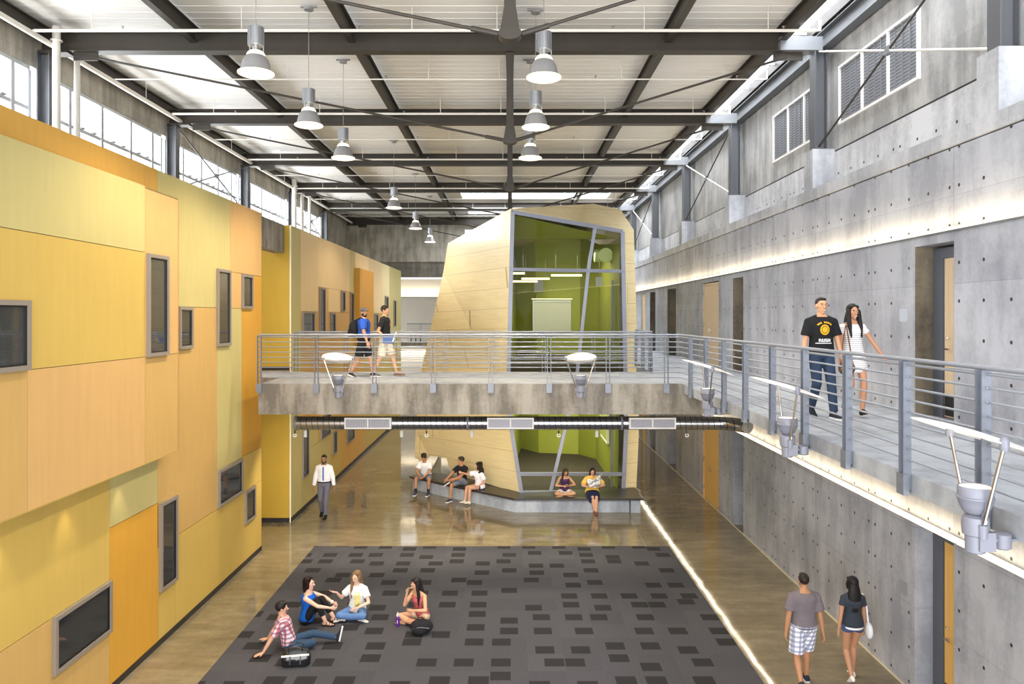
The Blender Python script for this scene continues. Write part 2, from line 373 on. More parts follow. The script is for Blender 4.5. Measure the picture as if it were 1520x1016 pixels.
mb = MB(); mb.box(-9.9, XB-.014, 20.715, 41.6, 0, 8.28, nj); panels(mb, XB, p2)
mb.box(XB-.02, XB+.2, 29.2, 32.2, 4.6, 7.66, YI['orange'])
mb.box(-9.9, XB-.005, 20.70, 20.72, .12, 8.3, YI['olive']); mb.box(-9.9, XB, 41.6, 41.62, 0, 8.3, YI['khaki'])
struct(mb.build('wall_left_far', MY+[M_seam]))
struct(MB().box(XB-.01, XB+.012, 20.69, 41.6, 0, .12).box(-9.9, XB+.012, 20.685, 20.70, 0, .12).box(-9.9, XB+.012, 20.685, 20.70, 4.25, 4.35).build('baseboard_left_far', M_base))
struct(MB().box(XB-.03, XB+.006, 20.68, 20.72, 0, 8.3).build('trim_1', mat('pale_corner_trim', (226, 222, 196), .5)))
struct(MB().box(-6.62, -6.3, 18.25, 20.68, 7.52, 8.30).build('trim_2', M_bridge))

WN = [0]
def wall_window(X, y0, y1, z0, z1, fw=.06):
    """punched window in the yellow wall: grey frame, dark pane"""
    WN[0] += 1; nm = 'window_%d' % WN[0]
    o = bpy.data.objects.new(nm, None); C.objects.link(o); o.location = (X, (y0+y1)/2, z0); OFF[o] = V(o.location); struct(o)
    a, b = X-.01, X+.05; m = MB()
    m.box(a, b, y0, y1, z0, z0+fw).box(a, b, y0, y1, z1-fw, z1).box(a, b, y0, y0+fw, z0+fw, z1-fw).box(a, b, y1-fw, y1, z0+fw, z1-fw)
    m.build('frame', M_frame, o)
    g = .022; c, d = y0+fw, y1-fw; e, f = z0+fw, z1-fw; m = MB()
    m.box(X, X+.035, c, d, e, e+g).box(X, X+.035, c, d, f-g, f).box(X, X+.035, c, c+g, e+g, f-g).box(X, X+.035, d-g, d, e+g, f-g)
    m.build('gasket', M_black, o)
    MB().box(X+.002, X+.014, c+g, d-g, e+g, f-g).build('pane', M_glassdark, o)
for a in [(XP, 5.6, yp(41, XP), 5.106, 5.94), (XP, yp(217, XP), yp(247.6, XP), 5.10, 6.76), (XB, yp(264, XB), yp(284, XB), 5.14, 5.93), (XB, yp(321, XB), yp(340.5, XB), 5.12, 6.75),
          (XB, yp(358, XB), yp(373.5, XB), 5.93, 6.72), (XB, yp(236, XB), yp(261, XB), .93, 2.48), (XB, yp(323, XB), yp(358.3, XB), 1.735, 2.52), (XB, yp(362.7, XB), yp(377.5, XB), .95, 1.71), (XB, yp(77.7, XB), yp(162.8, XB), .93, 1.715)]:
    wall_window(*a)
for a in [(21.8, 23.1, 5.2, 5.89), (23.75, 24.45, 5.19, 6.68), (25.2, 25.85, 5.15, 5.88), (26.8, 27.4, 5.92, 6.68), (28.3, 28.9, 5.1, 6.68), (32.7, 34.2, 5.1, 5.87), (36.2, 37.1, 5.75, 6.75), (38.9, 39.6, 5.2, 6.6),
          (21.8, 22.45, .96, 2.6), (23.9, 25.2, 1.75, 2.5), (25.5, 26.1, .97, 1.76), (27.7, 29, .97, 1.72), (30.6, 31.3, 1.75, 2.5)]:
    wall_window(XB, *a, fw=.05)

# ---- outer left wall with the clerestory
mb = MB(); XO = -9.75
mb.box(XO-.3, XO, 2.5, 47, 10.85, 11.75).box(XO-.3, XO, 2.5, 47, 8.0, 9.35).box(XO-.3, XO, 38.2, 47, 9.35, 10.85)
struct(mb.build('wall_outer_left', M_farclad))
BEAM = [3.8+5.7*k for k in range(8)]
for k in range(6):
    b0 = BEAM[k]+.12; b1 = BEAM[k+1]-.12
    WN[0] += 1; o = bpy.data.objects.new('window_%d' % WN[0], None); C.objects.link(o); o.location = (XO, (b0+b1)/2, 9.35); OFF[o] = V(o.location); struct(o)
    ys = [b0, b0+1.15, b0+2.45, b0+3.8, b0+4.95, b1]
    m = MB().box(XO-.12, XO-.02, b0, b1, 9.35, 9.43).box(XO-.12, XO-.02, b0, b1, 10.77, 10.85)
    m.box(XO-.1, XO-.04, b0, b1, 9.95, 10.03)
    for y in ys: m.box(XO-.12, XO-.02, y-.05, y+.05, 9.43, 10.77)
    m.build('frame', M_wframe, o)
    MB().box(XO-.075, XO-.065, b0, b1, 9.43, 10.77).build('pane', M_glass, o)
    for j in (1, 2, 3):
        y = (ys[j]+ys[j+1])/2
        MB().box(XO-.03, XO+.03, y-.3, y-.18, 10.02, 10.05).box(XO-.03, XO+.03, y+.18, y+.3, 10.02, 10.05).build('window_latch', M_steelg, o)

# ---- right concrete wall with openings on both storeys
XR = 6.14; TH = .46
opens = [(10.25, 11.24), (19.5, 20.42), (21.8, 23.6), (27.4, 28.9), (31.3, 32.5), (33.6, 34.6)]
mb = MB(); ys = [3] + [v for o in opens for v in o] + [46]
for i in range(0, len(ys), 2): mb.box(XR, XR+TH, ys[i], ys[i+1], 0, 8.09)
for y0, y1 in opens: mb.box(XR, XR+TH, y0, y1, 2.62, 4.25).box(XR, XR+TH, y0, y1, 6.80, 8.09)
mb.box(XR+TH, XR+TH+.2, 3, 46, 0, 8.09)
struct(mb.build('wall_right', M_conc))
mb = MB().box(XR-.05, XR+.7, 3, 46, 8.11, 8.32)
struct(mb.build('trim_3', M_ledge))
mb = MB().box(6.6, 6.95, 3, 46, 9.11, 11.75)
struct(mb.build('wall_right_upper', M_clad))
struct(MB().box(6.59, 6.66, 3, 46, 9.07, 9.115).build('groove_shadow_strip', M_black))  # black strip drawn in place of the shadow in the wall groove
struct(MB().box(6.56, 6.66, 3, 46, 8.32, 9.07).build('trim_4', concrete('concrete_upstand', (168, 169, 172), (204, 205, 208), holes=True, seam=False)))
struct(MB().box(XR-.012, XR, 3, 46, 0, .03).build('baseboard_right', mat('pale_base_bead', (206, 196, 172), .5)))
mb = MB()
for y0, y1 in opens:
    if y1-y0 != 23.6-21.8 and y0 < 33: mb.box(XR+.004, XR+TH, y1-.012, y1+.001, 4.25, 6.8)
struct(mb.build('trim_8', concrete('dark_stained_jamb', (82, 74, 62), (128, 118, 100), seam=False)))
DN = [0]
def door(y0, y1, z0, h, X, kind):
    DN[0] += 1; o = bpy.data.objects.new('door_%d' % DN[0], None); C.objects.link(o); o.location = (X, (y0+y1)/2, z0); OFF[o] = V(o.location); struct(o)
    lm = M_tan if z0 > 1 else M_tan2
    if kind == 'deep':                              # leaf set back in a concrete recess
        fm = MB().box(X-.03, X+.05, y1-.26, y1, z0, z0+h).box(X-.03, X+.05, y0, y1-.26, z0+h-.16, z0+h); fm.build('frame', M_dframe, o)
        lf = MB().box(X-.01, X+.05, y0+.005, y1-.265, z0+.02, z0+h-.165).build('door_leaf', lm, o)
        MB().box(X-.022, X-.01, y0+.03, y1-.29, z0+.04, z0+.34).build('kick_plate', M_black, lf)
        yl = y1-.36
        MB().tube([(X-.012, yl, z0+1.02), (X-.07, yl, z0+1.02), (X-.07, yl-.12, z0+1.02)], .012, 8).lathe([(.03, 0), (.03, .01)], (X-.02, yl, z0+1.18), 10).build('handle', M_chrome, lf)
    else:                                           # pair of leaves near the wall face
        w = y1-y0; n = 2 if w > 1.4 else 1
        fm = MB().box(X-.02, X+.06, y0, y0+.06, z0, z0+h).box(X-.02, X+.06, y1-.06, y1, z0, z0+h).box(X-.02, X+.06, y0+.06, y1-.06, z0+h-.06, z0+h); fm.build('frame', lm, o)
        for k in range(n):
            a = y0+.065+k*(w-.13)/n; b = a+(w-.13)/n-.008
            lf = MB().box(X, X+.05, a, b, z0+.01, z0+h-.065).build('door_leaf', lm, o)
            yl = b-.08 if k == 0 else a+.08
            MB().tube([(X, yl, z0+1.0), (X-.06, yl, z0+1.0), (X-.06, yl, z0+1.12)], .012, 8).build('handle', M_chrome, lf)
            for hz in (.3, 1.2, 2.1):
                if k == 1 or n == 1: MB().box(X-.02, X, y1-.075, y1-.05, z0+hz, z0+hz+.12).build('hinge', M_chrome, lf)
for z0, h in ((0, 2.60), (4.25, 2.53)):
    door(10.26, 11.23, z0, h-.01, XR+.30, 'deep')
    door(21.81, 23.59, z0, h-.01, XR+.03, 'flush')
    door(33.61, 34.59, z0, h-.01, XR+.03, 'flush')
# small room plates beside the near door
for z0, y, nm in ((4.25, 11.55, 'pale blue-grey room plate on the upper wall left of the recessed door'), (0, 11.55, 'grey room plate on the lower wall left of the recessed ochre door')):
    tag(MB().box(XR-.012, XR, y-.11, y+.11, z0+1.42, z0+1.62).build('wall_plate', mat('plate_grey', (176, 184, 196) if z0 else (140, 142, 146), .5), at=(XR, y, z0+1.42)), nm, 'sign')

# ---- bridge, walkway, far bridge
ZD = 4.25; XW = 3.83; YB = 16.55; YB2 = 19.75
mb = MB().box(-5.62, XR, YB, YB+.35, 3.56, ZD-.01).box(-5.62, XR, YB2-.35, YB2, 3.56, ZD-.01).box(-5.62, XW+.01, YB+.35, YB2-.35, 4.0, ZD-.01)
mb.box(-9.7, -5.62, 18.26, YB2, 3.9, ZD-.01).box(-9.7, XB-.02, YB2, 20.68, 3.9, ZD-.01)
struct(mb.build('floor_bridge', M_bridge))
mb = MB().box(-5.60, XW+.02, YB+.02, YB2-.02, ZD-.012, ZD).box(-9.7, -5.6, 18.27, YB2-.02, ZD-.012, ZD)
mb.box(XW+.0, XR-.002, 3, 22.4, 4.06, ZD).box(4.06, XR-.002, 22.4, 43, 4.06, ZD).box(XW-.01, XW+.0, 3, YB, 4.06, ZD).box(XW-.01, XW, YB2, 22.4, 4.06, ZD)
struct(mb.build('floor_walkway', M_deck))
mb = MB().box(-9.7, XW-.02, 42.3, 45, 3.99, ZD)
struct(mb.build('floor_bridge_far', M_bridge))

# ---- far end wall
mb = MB().box(-9.75, 6.6, 46.9, 47.2, 0, 8.12)
struct(mb.build('wall_far', mat('warm_white_wall', (214, 208, 198), .7, var=.03, scale=1)))
mb = MB().box(-9.75, 6.6, 44.4, 44.7, 8.1, 9.02)
struct(mb.build('trim_5', M_band))
mb = MB().box(-9.75, -2.75, 44.3, 44.6, 9.02, 11.75).box(-1.2, 6.6, 44.3, 44.6, 9.02, 11.75).box(-2.75, -1.2, 44.3, 44.6, 11.0, 11.75).box(-2.75, -1.2, 44.3, 44.6, 9.02, 9.9)
struct(mb.build('wall_far_upper', M_farclad))
WN[0] += 1; o = bpy.data.objects.new('window_%d' % WN[0], None); C.objects.link(o); o.location = (-2, 44.4, 9.9); OFF[o] = V(o.location); struct(o)
MB().box(-2.75, -2.69, 44.35, 44.45, 9.9, 11.0).box(-1.26, -1.2, 44.35, 44.45, 9.9, 11.0).box(-2.69, -1.26, 44.35, 44.45, 10.94, 11.0).box(-2.69, -1.26, 44.35, 44.45, 9.9, 9.96).build('frame', M_wframe, o)
MB().box(-2.69, -1.26, 44.39, 44.4, 9.96, 10.94).build('pane', M_glass, o)

# ---- roof deck with ribs, roof lights
ZC = 11.75
holes = [(34.8, 37.7), (40.4, 43.4)]
mb = MB(); y = 2.5
segs = [(2.5, 34.8, -9.75, 5.62), (34.8, 37.7, -9.75, -2.4), (34.8, 37.7, 4.9, 5.62), (37.7, 40.4, -9.75, 5.62), (40.4, 43.4, -9.75, -2.4), (40.4, 43.4, 4.9, 5.62), (43.4, 47, -9.75, 5.62)]
for a, b, x0, x1 in segs:
    mb.box(x0, x1, a, b, ZC, ZC+.12)
    n = int((b-a)/.3)
    for k in range(n): mb.box(x0, x1, a+k*.3+.10, a+k*.3+.2, ZC-.006, ZC)
struct(mb.build('ceiling', M_roof))
def skylight(n, x0, x1, y0, y1, step):
    WN[0] += 1; o = bpy.data.objects.new('window_%d' % WN[0], None); C.objects.link(o); o.location = ((x0+x1)/2, (y0+y1)/2, ZC); OFF[o] = V(o.location); struct(o)
    MB().box(x0, x1, y0, y1, ZC+.05, ZC+.06).build('pane', M_glass, o)
    m = MB(); y = y0
    while y <= y1: m.box(x0, x1, y-.02, y+.02, ZC-.0, ZC+.05); y += step
    m.build('glazing_bar', M_wframe, o)
skylight(0, 5.62, 6.32, 2.5, 46.5, 1.9)
for a, b in holes: skylight(0, -2.4, 4.9, a, b, 1.0)
struct(MB().box(6.32, 6.95, 2.5, 46.5, ZC-.12, ZC+.12).build('trim_6', M_steel))

# ================================================================== STEEL ROOF STRUCTURE
for k, y in enumerate(BEAM):
    nm = ORD[min(k, 7)]
    if k == 0: continue
    o = thing('roof_beam', 'dark steel roof beam spanning the hall, %s of the row' % ORD[k-1], 'beam', (-1.5, y, 11.16), 'roof beams across the hall')
    MB().ibeam((-9.6, y, 11.365), (5.55, y, 11.365), .26, .41).build('girder', M_steel, o)
    MB().box(5.5, 6.36, y-.14, y+.14, 11.17, 11.45).build('end_bracket', M_steelg, o)
    MB().box(-9.6, -9.0, y-.15, y+.15, 11.12, 11.16).box(-8.95, -8.45, y-.012, y+.012, 11.0, 11.16).build('gusset_plate', M_steel, o)
    MB().box(5.4, 6.0, y-.012, y+.012, 11.0, 11.17).build('gusset_plate', M_steel, o)
# king posts and tension rods hanging from the beams
for k in range(1, 7):
    y = BEAM[k]; zn = 9.36
    o = thing('king_post_truss', 'dark king post with four-way hub and sloping tension rods under the %s roof beam' % ORD[k-1], 'truss', (0, y, zn), 'king posts and tension rods under the roof beams')
    m = MB(); rings = []
    for z, a in ((zn-.02, .11), (zn+.08, .12), (zn+.35, .075), (10.6, .07), (11.15, .085)): rings.append([V((sx*a, y+sy*.06, z)) for sx, sy in ((-1,-1),(1,-1),(1,1),(-1,1))])
    m.loft(rings).build('king_post', M_steel, o)
    m = MB(); m.prism([(.15*cos(t), .085*sin(t)) for t in [2*pi*i/14 for i in range(14)]], -.09, .09, 0, Matrix.Translation((0, y, zn)) @ Matrix.Rotation(pi/2, 4, 'X')); m.build('rod_hub', M_steel, o)
    for sx, xe, ze in ((-1, -8.45, 11.05), (1, 5.68, 11.07)):
        MB().tube([(sx*.12, y, zn+.01), (xe, y, ze)], .024, 8).tube([(sx*.15, y, zn+.015), (sx*.5, y, zn+.015+.35*(ze-zn)/abs(xe))], .038, 8).build('tension_rod', M_steel, o)
# purlins
for i, x in enumerate((-9.55, -6.48, -3.24, 0, 3.24, 5.56)):
    nmp = ['above the left clerestory windows', 'first in from the left clerestory', 'second in from the left clerestory', 'above the king posts', 'right of the king posts', 'beside the right-hand strip of roof glazing'][i]
    tag(MB().ibeam((x, 2.6, 11.53), (x, 44.2, 11.53), .14, .33).build('purlin', M_steel, at=(x, 23, 11.36)), 'dark steel purlin running the length of the hall, ' + nmp, 'purlin', 'purlins under the white roof deck')
tag(MB().ibeam((6.45, 2.6, 11.40), (6.45, 46, 11.40), .2, .36).build('eaves_beam', M_colgrey, at=(6.45, 23, 11.2)), 'grey steel eaves beam on top of the right-hand columns beside the roof glazing', 'beam')
# columns and pedestals
for k in range(1, 8):
    y = BEAM[k]
    if k < 7:
        d = ORD[k-1]
        o = tag(MB().ibeam((6.33, y, 9.16), (6.33, y, 11.2), .26, .26, up=(1,0,0)).box(6.17, 6.5, y-.17, y+.17, 9.145, 9.165).build('steel_column', M_colgrey, at=(6.33, y, 9.145)), 'grey steel column on a concrete pedestal above the right wall, %s of that row' % d, 'column', 'steel columns on the right-hand pedestals')
        tag(MB().box(6.12, 6.57, y-.22, y+.22, 8.32, 9.14).build('concrete_pedestal', M_ledge, at=(6.35, y, 8.32)), 'pale concrete pedestal on the ledge under a steel column, %s of the row' % d, 'pedestal', 'concrete pedestals on the ledge')
    if k < 7: tag(MB().ibeam((-9.5, y, 8.32), (-9.5, y, 11.15), .26, .26, up=(1,0,0)).build('steel_column', M_colgrey, at=(-9.5, y, 8.3)), 'grey steel column between the left clerestory windows, %s of that row' % ORD[k-1], 'column', 'steel columns between the clerestory windows')
# wind bracing
def brace(x, y0, y1, zb, zt, label, light):
    o = thing('cross_brace', label, 'bracing rods', (x, (y0+y1)/2, zb))
    MB().tube([(x, y0, zt), (x, y1, zb)], .02, 8).build('brace_rod', M_steel, o)
    MB().tube([(x, y1, zt), (x, y0, zb)], .02, 8).build('brace_rod', light, o)
    zc = (zb+zt)/2; yc = (y0+y1)/2
    MB().box(x-.03, x+.03, yc-.07, yc+.07, zc-.07, zc+.07).build('brace_hub', M_steelg, o)
brace(6.3, 9.6, 15.1, 9.22, 11.15, 'crossed steel bracing rods in front of the larger louvre, nearest on the right', M_pipe)
brace(6.3, 21.0, 26.5, 9.22, 11.15, 'crossed steel bracing rods between the third and fourth right-hand columns', M_pipe)
brace(6.3, 32.4, 37.9, 9.22, 11.15, 'crossed steel bracing rods far along the right-hand columns beyond the pod', M_pipe)
brace(-9.42, 21.0, 26.5, 9.4, 11.1, 'crossed steel bracing rods in front of a left clerestory window', M_steelg)
brace(-9.42, 32.4, 37.9, 9.4, 11.1, 'crossed steel bracing rods at the far left clerestory window', M_steelg)
# louvres
for y0, y1, lb in ((11.9, 14.8, 'larger white-framed louvre high on the right wall behind crossed rods'), (15.55, 18.5, 'white-framed louvre high on the right wall, partly behind a steel column')):
    z0, z1 = 9.57, 10.74; X = 6.6
    o = thing('wall_louvre', lb, 'louvre', (X, (y0+y1)/2, z0))
    m = MB(); f = .05
    m.box(X-.05, X+.01, y0, y1, z0, z0+f).box(X-.05, X+.01, y0, y1, z1-f, z1)
    for k in range(4): yy = y0+(y1-y0-f)*k/3; m.box(X-.05, X+.01, yy, yy+f, z0+f, z1-f)
    m.build('frame', M_white, o)
    MB().box(X-.012, X-.002, y0+f, y1-f, z0+f, z1-f).build('blades', M_louv, o)
    m = MB()
    for k in range(3):
        for j in range(1, 4): yy = y0+f+(y1-y0-f)*(k+j/4)/3; m.box(X-.03, X-.012, yy-.012, yy+.012, z0+f, z1-f)
    m.build('mullion', M_steelg, o)
# sprinkler pipes
XS = -9.28
o = thing('sprinkler_main', 'long white sprinkler main running under the roof along the left clerestory', 'pipe', (XS, 24, 11.2))
MB().tube([(XS, 3, 11.25), (XS, 43.5, 11.25)], .055, 12).build('pipe', M_pipe, o)
for k in range(1, 14): MB().tube([(XS, 2.9*k+1.5, 11.25), (XS, 2.9*k+1.5, 11.75)], .009, 6).build('hanger_rod', M_pipe, o)
for k in range(10):
    y = 14.35+2.95*k
    if y > 42: break
    o = thing('sprinkler_branch', 'thin white sprinkler branch pipe across the roof, %s of the row' % (ORD+['ninth nearest', 'tenth nearest'])[k] if k != 7 else 'thin white sprinkler branch pipe across the roof, eighth nearest of the row', 'pipe', (-1.6, y, 11.2), 'sprinkler branch pipes')
    r = .03 if k % 2 == 0 else .016
    MB().tube([(XS, y, 11.25), (XS+.06, y, 11.29), (5.9, y, 11.29), (6.0, y, 11.29), (6.0, y, 11.5)], r, 10).build('pipe', M_pipe, o)
    for x in (-8.1, -5.2, -1.9, -.25, 2.6, 5.0):
        MB().tube([(x, y, 11.29), (x, y, 11.75)], .008, 6).build('hanger_rod', M_pipe, o)
    for x in (-7.5, -2.9, 2.0, 5.3):
        MB().lathe([(.012, 0), (.012, .05), (.035, .055), (.035, .06)], (x, y, 11.31), 8).build('sprinkler_head', M_alu, o)
for (x, y, r, lb) in ((-9.15, 14.95, .075, 'thick white riser pipe nearest at the left clerestory'), (-9.2, 15.75, .06, 'thinner white riser pipe beside the nearest thick riser'), (-9.2, 31.6, .1, 'thick white riser pipe at the far left clerestory'), (-9.2, 32.8, .07, 'middle white riser pipe of the far left group'), (-9.2, 34.0, .07, 'farthest white riser pipe of the left clerestory')):
    m = MB().tube([(x, y, 8.3), (x, y, 11.6)], r, 14).lathe([(r*1.5, 0), (r*1.5, .03)], (x, y, 11.3), 14)
    tag(m.build('riser_pipe', M_pipe, smooth=True, at=(x, y, 8.3)), lb, 'pipe')

# ================================================================== PENDANT LAMPS
def make_pendant():
    o = thing('pendant_lamp', '', 'lamp', (0,0,0))             # origin at the rim, z up
    m = MB(); prof = [(.255, 0), (.24, .014), (.222, .05), (.212, .11), (.194, .18), (.168, .235), (.14, .265), (.135, .265), (.16, .235), (.187, .18), (.205, .11), (.215, .055), (.233, .018), (.25, .0)]
    rings = [[V((r*cos(2*pi*i/28), r*sin(2*pi*i/28), z)) for i in range(28)] for r, z in prof+[prof[0]]]
    m.loft(rings, caps=False).build('shade', M_lampgrey, o, smooth=True)
    MB().lathe([(.2, .02), (.225, .022), (.19, .06), (.1, .062)], n=28).build('diffuser', M_lamp, o, smooth=True)
    MB().lathe([(.257, -.006), (.268, .0), (.268, .014), (.25, .02)], n=28).build('rim', M_lamp, o, smooth=True)
    MB().lathe([(.142, .262), (.13, .30), (.1, .335), (.055, .345)], n=24).build('lamp_collar', M_lamp, o, smooth=True)
    MB().lathe([(.05, .345), (.05, .42)], n=16).build('socket', M_alu, o, smooth=True)
    m = MB()
    for i in range(24):
        t = 2*pi*i/24; m.bar((.11*cos(t), .11*sin(t), .42), (.11*cos(t), .11*sin(t), .70), .012, .02, (cos(t), sin(t), 0))
    m.lathe([(.105, .42), (.108, .43), (.108, .69), (.09, .70)], n=24)
    hb = m.build('housing', M_alu, o)
    for t in (0, 2*pi/3, 4*pi/3):
        MB().bar((.115*cos(t), .115*sin(t), .25), (.115*cos(t), .115*sin(t), .44), .012, .02).build('strut', M_alu, o)
    MB().tube([(0, 0, .70), (0, 0, 2.25)], .006, 6).build('cable', M_lampgrey, o)
    MB().lathe([(.09, 2.22), (.09, 2.26), (.03, 2.3)], n=16).box(-.16, .16, -.02, .02, 2.27, 2.3).build('canopy', M_lampgrey, o)
    return o
lamp0 = make_pendant()
LP = [(-3.84, 11.2, 'left row, nearest'), (-3.87, 14.25, 'left row, second nearest'), (-3.87, 17.2, 'left row, third nearest'), (-3.93, 25.1, 'left row, first of the far three'), (-3.95, 31.0, 'left row, middle of the far three'), (-3.95, 36.6, 'left row, farthest'),
      (.52, 11.4, 'beside the king posts, nearest'), (.5, 14.4, 'beside the king posts, second nearest'), (.47, 17.2, 'beside the king posts, third nearest')]
for i, (x, y, nm) in enumerate(LP):
    o = lamp0 if i == 0 else copy_tree(lamp0)
    o.location = (x, y, 9.42); o['label'] = 'grey bell pendant lamp, ' + nm; o['group'] = 'bell pendant lamps'
    d = bpy.data.lights.new('pendant_light', 'SPOT'); d.energy = 1000 if y < 20 else 380; d.spot_size = R(140); d.spot_blend = .6; d.shadow_soft_size = .18; d.color = (1, .86, .66)
    l = bpy.data.objects.new('pendant_light', d); C.objects.link(l); l.location = (x, y, 9.40)

# ================================================================== LINEAR WALL UPLIGHTS
def linear(y0, y1, X, z, label):
    o = thing('linear_uplight', label, 'lamp', (X, (y0+y1)/2, z))
    MB().box(X-.10, X-.005, y0, y1, z-.045, z-.005).build('housing', M_alu, o)
    m = MB(); y = y0
    while y < y1-.2: m.box(X-.125, X-.1, y+.01, min(y+1.35, y1), z-.04, z+.0); y += 1.38
    m.box(X-.09, X-.02, y0+.02, y1-.02, z-.005, z+.004)
    m.build('tube', M_tube, o)
    area('uplight', (X-.13, (y0+y1)/2, z+.02), (R(180), R(8), 0), .06, y1-y0, 4.0*(y1-y0), (1, .8, .5))
    area('downglow', (X-.14, (y0+y1)/2, z-.02), (0, R(75), 0), .03, y1-y0, (.5 if z > 4 else 3.2)*(y1-y0), (1, .86, .64))
linear(4.5, 43, XR, 6.98, 'long glowing linear light on the right concrete wall above the upper doors')
linear(4.5, 36, XR, 2.72, 'long glowing linear light on the lower right wall under the walkway')
o = thing('linear_uplight', 'glowing linear light on the white wall far behind the hall', 'lamp', (-6.0, 46.85, 7.0))
MB().box(-8.4, -3.3, 46.78, 46.89, 6.96, 7.0).build('housing', M_alu, o); MB().box(-8.3, -3.4, 46.8, 46.88, 7.0, 7.02).build('tube', M_tube, o)
area('uplight_far', (-5.9, 46.7, 7.05), (R(160), 0, 0), 5, .1, 55, (1, .86, .62))
area('uplight_far_low', (-5.9, 46.7, 3.6), (R(20), 0, 0), 5, .1, 45, (1, .86, .62))
# scallop downlights under the projecting yellow box
for k, y in enumerate((8.78, 10.18, 11.57)):
    tag(MB().lathe([(.045, 0), (.045, .03)], (-6.0, y, 3.365), 14).build('downlight', M_lamp, at=(-6.0, y, 3.365)), 'small round downlight under the projecting yellow box, %s' % ORD[k], 'lamp', 'downlights under the yellow box')
    d = bpy.data.lights.new('scallop', 'SPOT'); d.energy = 26; d.spot_size = R(75); d.spot_blend = .8; d.shadow_soft_size = .03; d.color = (1, .85, .6)
    l = bpy.data.objects.new('scallop', d); C.objects.link(l); l.location = (-5.97, y, 3.34); l.rotation_euler = (0, R(-8), 0)

# ================================================================== RAILINGS
RODS = [1.04] + [.93-.113*i for i in range(8)]
def railing(p, q, posts, side, label, z=ZD, post_dir=None, nb=True):
    """p,q: ends in plan; posts: distances along; side: unit normal pointing away from the deck"""
    p = V((p[0], p[1], 0)); q = V((q[0], q[1], 0)); d = (q-p); L = d.length; d.normalize(); s = V((side[0], side[1], 0)); Z = V((0,0,1))
    o = thing('railing', label, 'railing', tuple((p+q)/2 + Z*z))
    MB().tube([p+Z*(z+1.09), q+Z*(z+1.09)], .021, 10).build('top_rail', M_rail, o, smooth=True)
    for h in RODS: MB().tube([p+Z*(z+h), q+Z*(z+h)], .0105 if h < 1 else .014, 8).build('rail', M_rail, o, smooth=True)
    for t in posts:
        c = p + d*t; m = MB()
        for e in (-.04, .04):
            b = c + d*e + s*.012
            m.bar(b+Z*(z-.15 if nb else z), b+Z*(z+1.07), .075 if abs(s.x) > .5 else .012, .012 if abs(s.x) > .5 else .075, (0,1,0))
        pt = m.build('post', M_railp, o)
        if nb:
            b = c + s*.03; a = .06
            m = MB(); m.add([b+d*i*.065+s*j*.03+Z*k for k in (z-.2, z+.0) for i, j in ((-1,-.9),(1,-.9),(1,1),(-1,1))], [(0,3,2,1),(4,5,6,7),(0,1,5,4),(1,2,6,5),(2,3,7,6),(3,0,4,7)])
            br = m.build('bracket', M_railp, pt)
        m = MB()
        for h in (.93, .82): m.ball(c+s*.012-V((0,.052,0))+Z*(z+h), .009, n=8)
        m.build('bolt', M_chrome, pt)
fx = [-5.58, -4.31, -3.02, -1.71, -.43, .87, 2.18, 3.48]
railing((-5.6, YB-.04), (XW, YB-.04), [x+5.6 for x in fx], (0,-1), 'steel railing along the near edge of the bridge')
bx = [-5.70+1.32*k for k in range(8)]
railing((-5.72, YB2-.02), (XW-.05, YB2-.02), [x+5.72 for x in bx]+[9.45], (0,1), 'steel railing along the far edge of the bridge behind the walking men', nb=False)
wy = [4.75, 5.92, 7.09, 8.3, 9.5, 10.67, 11.9, 13.08, 14.28, 15.5, 16.62]
railing((XW-.04, 3.6), (XW-.04, YB-.02), [y-3.6 for y in wy if y < YB], (-1,0), 'steel railing along the right-hand walkway in front of the strolling couple')
railing((XW-.04, YB2+.05), (XW-.04, 22.3), [.05, 1.2, 2.4], (-1,0), 'short steel railing between the bridge and the pod along the walkway', nb=False)
railing((-5.9, 42.35), (XW-.3, 42.35), [.8+2.2*k for k in range(4)], (0,-1), 'steel railing of the distant bridge at the far end of the hall', nb=False)

